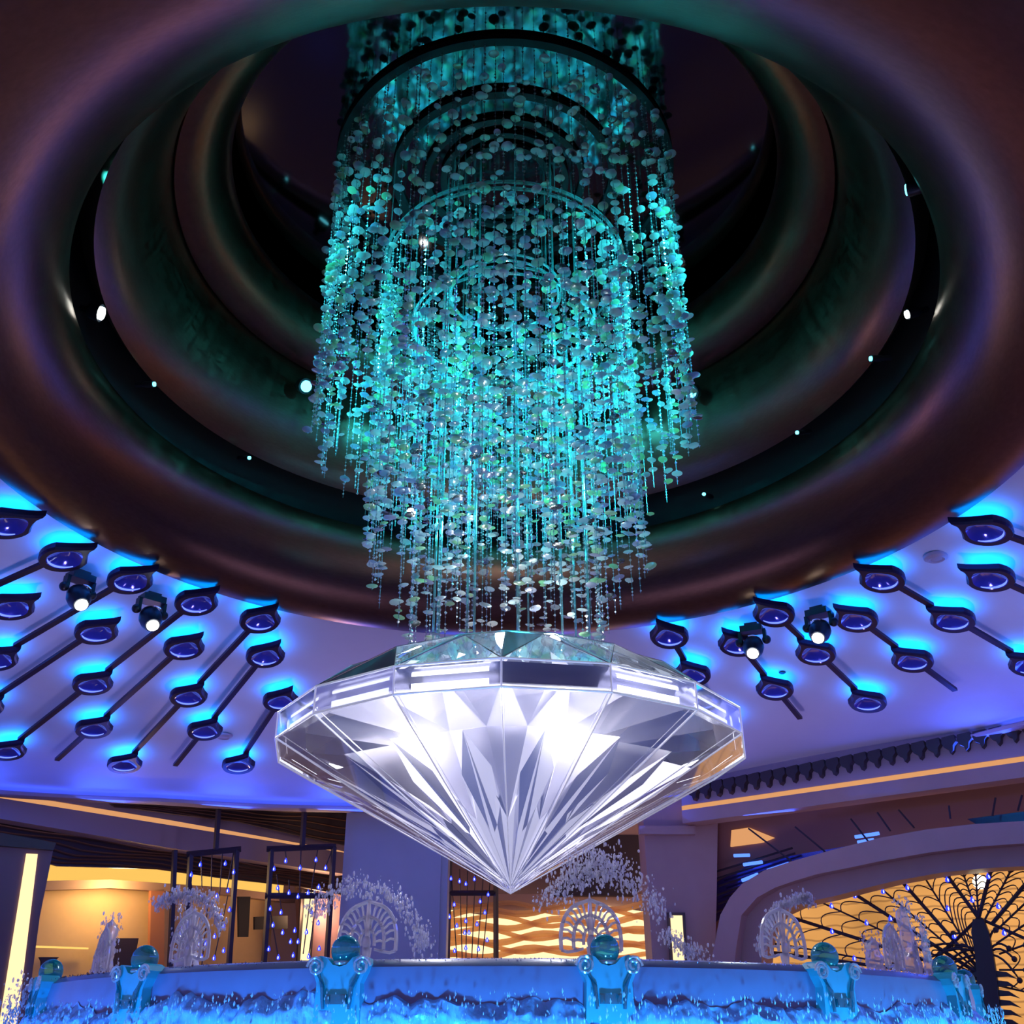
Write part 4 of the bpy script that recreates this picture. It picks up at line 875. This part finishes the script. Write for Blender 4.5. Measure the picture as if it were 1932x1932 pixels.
def spray(name, pts, n, spread, label, seed, size=(.003, .005, .008), y=-2.9):
    rnd = random.Random(seed); m = MB()
    Q = [P3(u, v, y) for u, v in pts]
    for i in range(n):
        t = rnd.random()*(len(Q)-1); k = min(int(t), len(Q)-2); f_ = t-k
        p = [Q[k][q]+(Q[k+1][q]-Q[k][q])*f_+rnd.gauss(0, spread) for q in range(3)]; s_ = rnd.choice(size)
        m.sphere(p, s_, 5, 4, (1, 1, rnd.uniform(1, 2.6)))
    o = m.obj(name, M['spray'], smooth=True); tag(o, label, 'water spray', kind='stuff'); return o
spray('water_spray', [(1020, 1700), (1060, 1675), (1100, 1650), (1130, 1645), (1170, 1655), (1215, 1680), (1250, 1720)], 900, .05, 'fan of fine droplets above the crest right of the diamond tip', 11)
spray('water_spray', [(1080, 1640), (1120, 1625), (1170, 1640)], 450, .06, 'cloud of droplets rising behind the diamond tip', 12)
spray('water_spray', [(590, 1720), (620, 1690), (672, 1668), (740, 1690), (790, 1750), (800, 1800)], 800, .035, 'arc of fine droplets over the crest left of the diamond tip', 13)
spray('water_spray', [(1435, 1800), (1445, 1745), (1470, 1715), (1510, 1692), (1530, 1700)], 700, .022, 'arc of falling water drops over the crest second from the right', 14, y=-2.6)
spray('water_spray', [(295, 1710), (330, 1690), (370, 1690), (400, 1705), (418, 1750)], 700, .025, 'arc of water drops over the crest second from the left', 15, y=-2.4)
spray('water_spray', [(5, 1900), (50, 1880), (80, 1900)], 260, .06, 'fine spray at the lower left corner of the photo', 16, y=-1.9)
spray('water_spray', [(1255, 1760), (1290, 1790), (1330, 1805)], 300, .03, 'fine spray falling on the basin right of the lattice', 17, y=-2.9)
# floating underwater floodlights of the fountain (outside pool ring)
for k in range(16):
    a = R(-108+216*k/15); t = k/15; col = (.03, .17+.30*t, 1-.18*t)
    x, y = 4.75*sin(a), -4.75*cos(a)
    m = MB(); m.tube([(0, 0, -.05), (0, 0, .02)], .09, 16); m.tube([(0, 0, .02), (0, 0, .04)], .07, 16)
    o = m.obj('pool_lamp', emis('pool_lamp_glow', col, 6), loc=(x, y, .76)); tag(o, 'round underwater lamp in the pool around the fountain', 'pool lamp', 'lamps in the fountain pool')
    lamp('pool_beam', 'SPOT', (x, y, .85), 340, col, .08, (3.8*sin(a), -3.8*cos(a), 1.30), R(82), 1.0)
# warm downlights of the shops behind
lamp('shop_lamp', 'POINT', (-8.4, 13.9, 4.9), 160, (1, .62, .25), .3)
lamp('shop_lamp', 'POINT', (-4.8, 17.7, 4.8), 200, (1, .55, .28), .3)
lamp('arcade_lamp', 'POINT', (6.0, 13.0, 5.3), 200, (1, .6, .35), .3)
# violet fill panels and lights added on the kerb to brighten the ceiling
for k in range(8):
    a = R(22.5+45*k); x, y = 5.83*sin(a), -5.83*cos(a)
    m = MB(); m.box((0, 0, 0), (.9, .22, .05), a); o = m.obj('kerb_fill_panel', emis('kerb_fill_glow', (.4, .38, 1), 2), loc=(x, y, .93)); tag(o, 'flat violet fill panel added on the pool kerb around the fountain', 'fill panel', 'added fill panels on the pool kerb')
    lamp('kerb_fill', 'AREA', (x, y, 1.0), 48, (.54, .43, .95), .8, (x*1.7, y*1.7, 8)).data.spread = R(95)
# added unseen blue area lights below the ledge, widening the cove wash
for k in range(28):
    az = -140+280*k/27; re = edge_r(az)-.22; a = R(az)
    lamp('ledge_fill', 'AREA', (re*sin(a), re*cos(a), cz(re)-.62), 30, (.03, .10, 1), 1.0, ((re-2.6)*sin(a), (re-2.6)*cos(a), cz(re-2.6)))
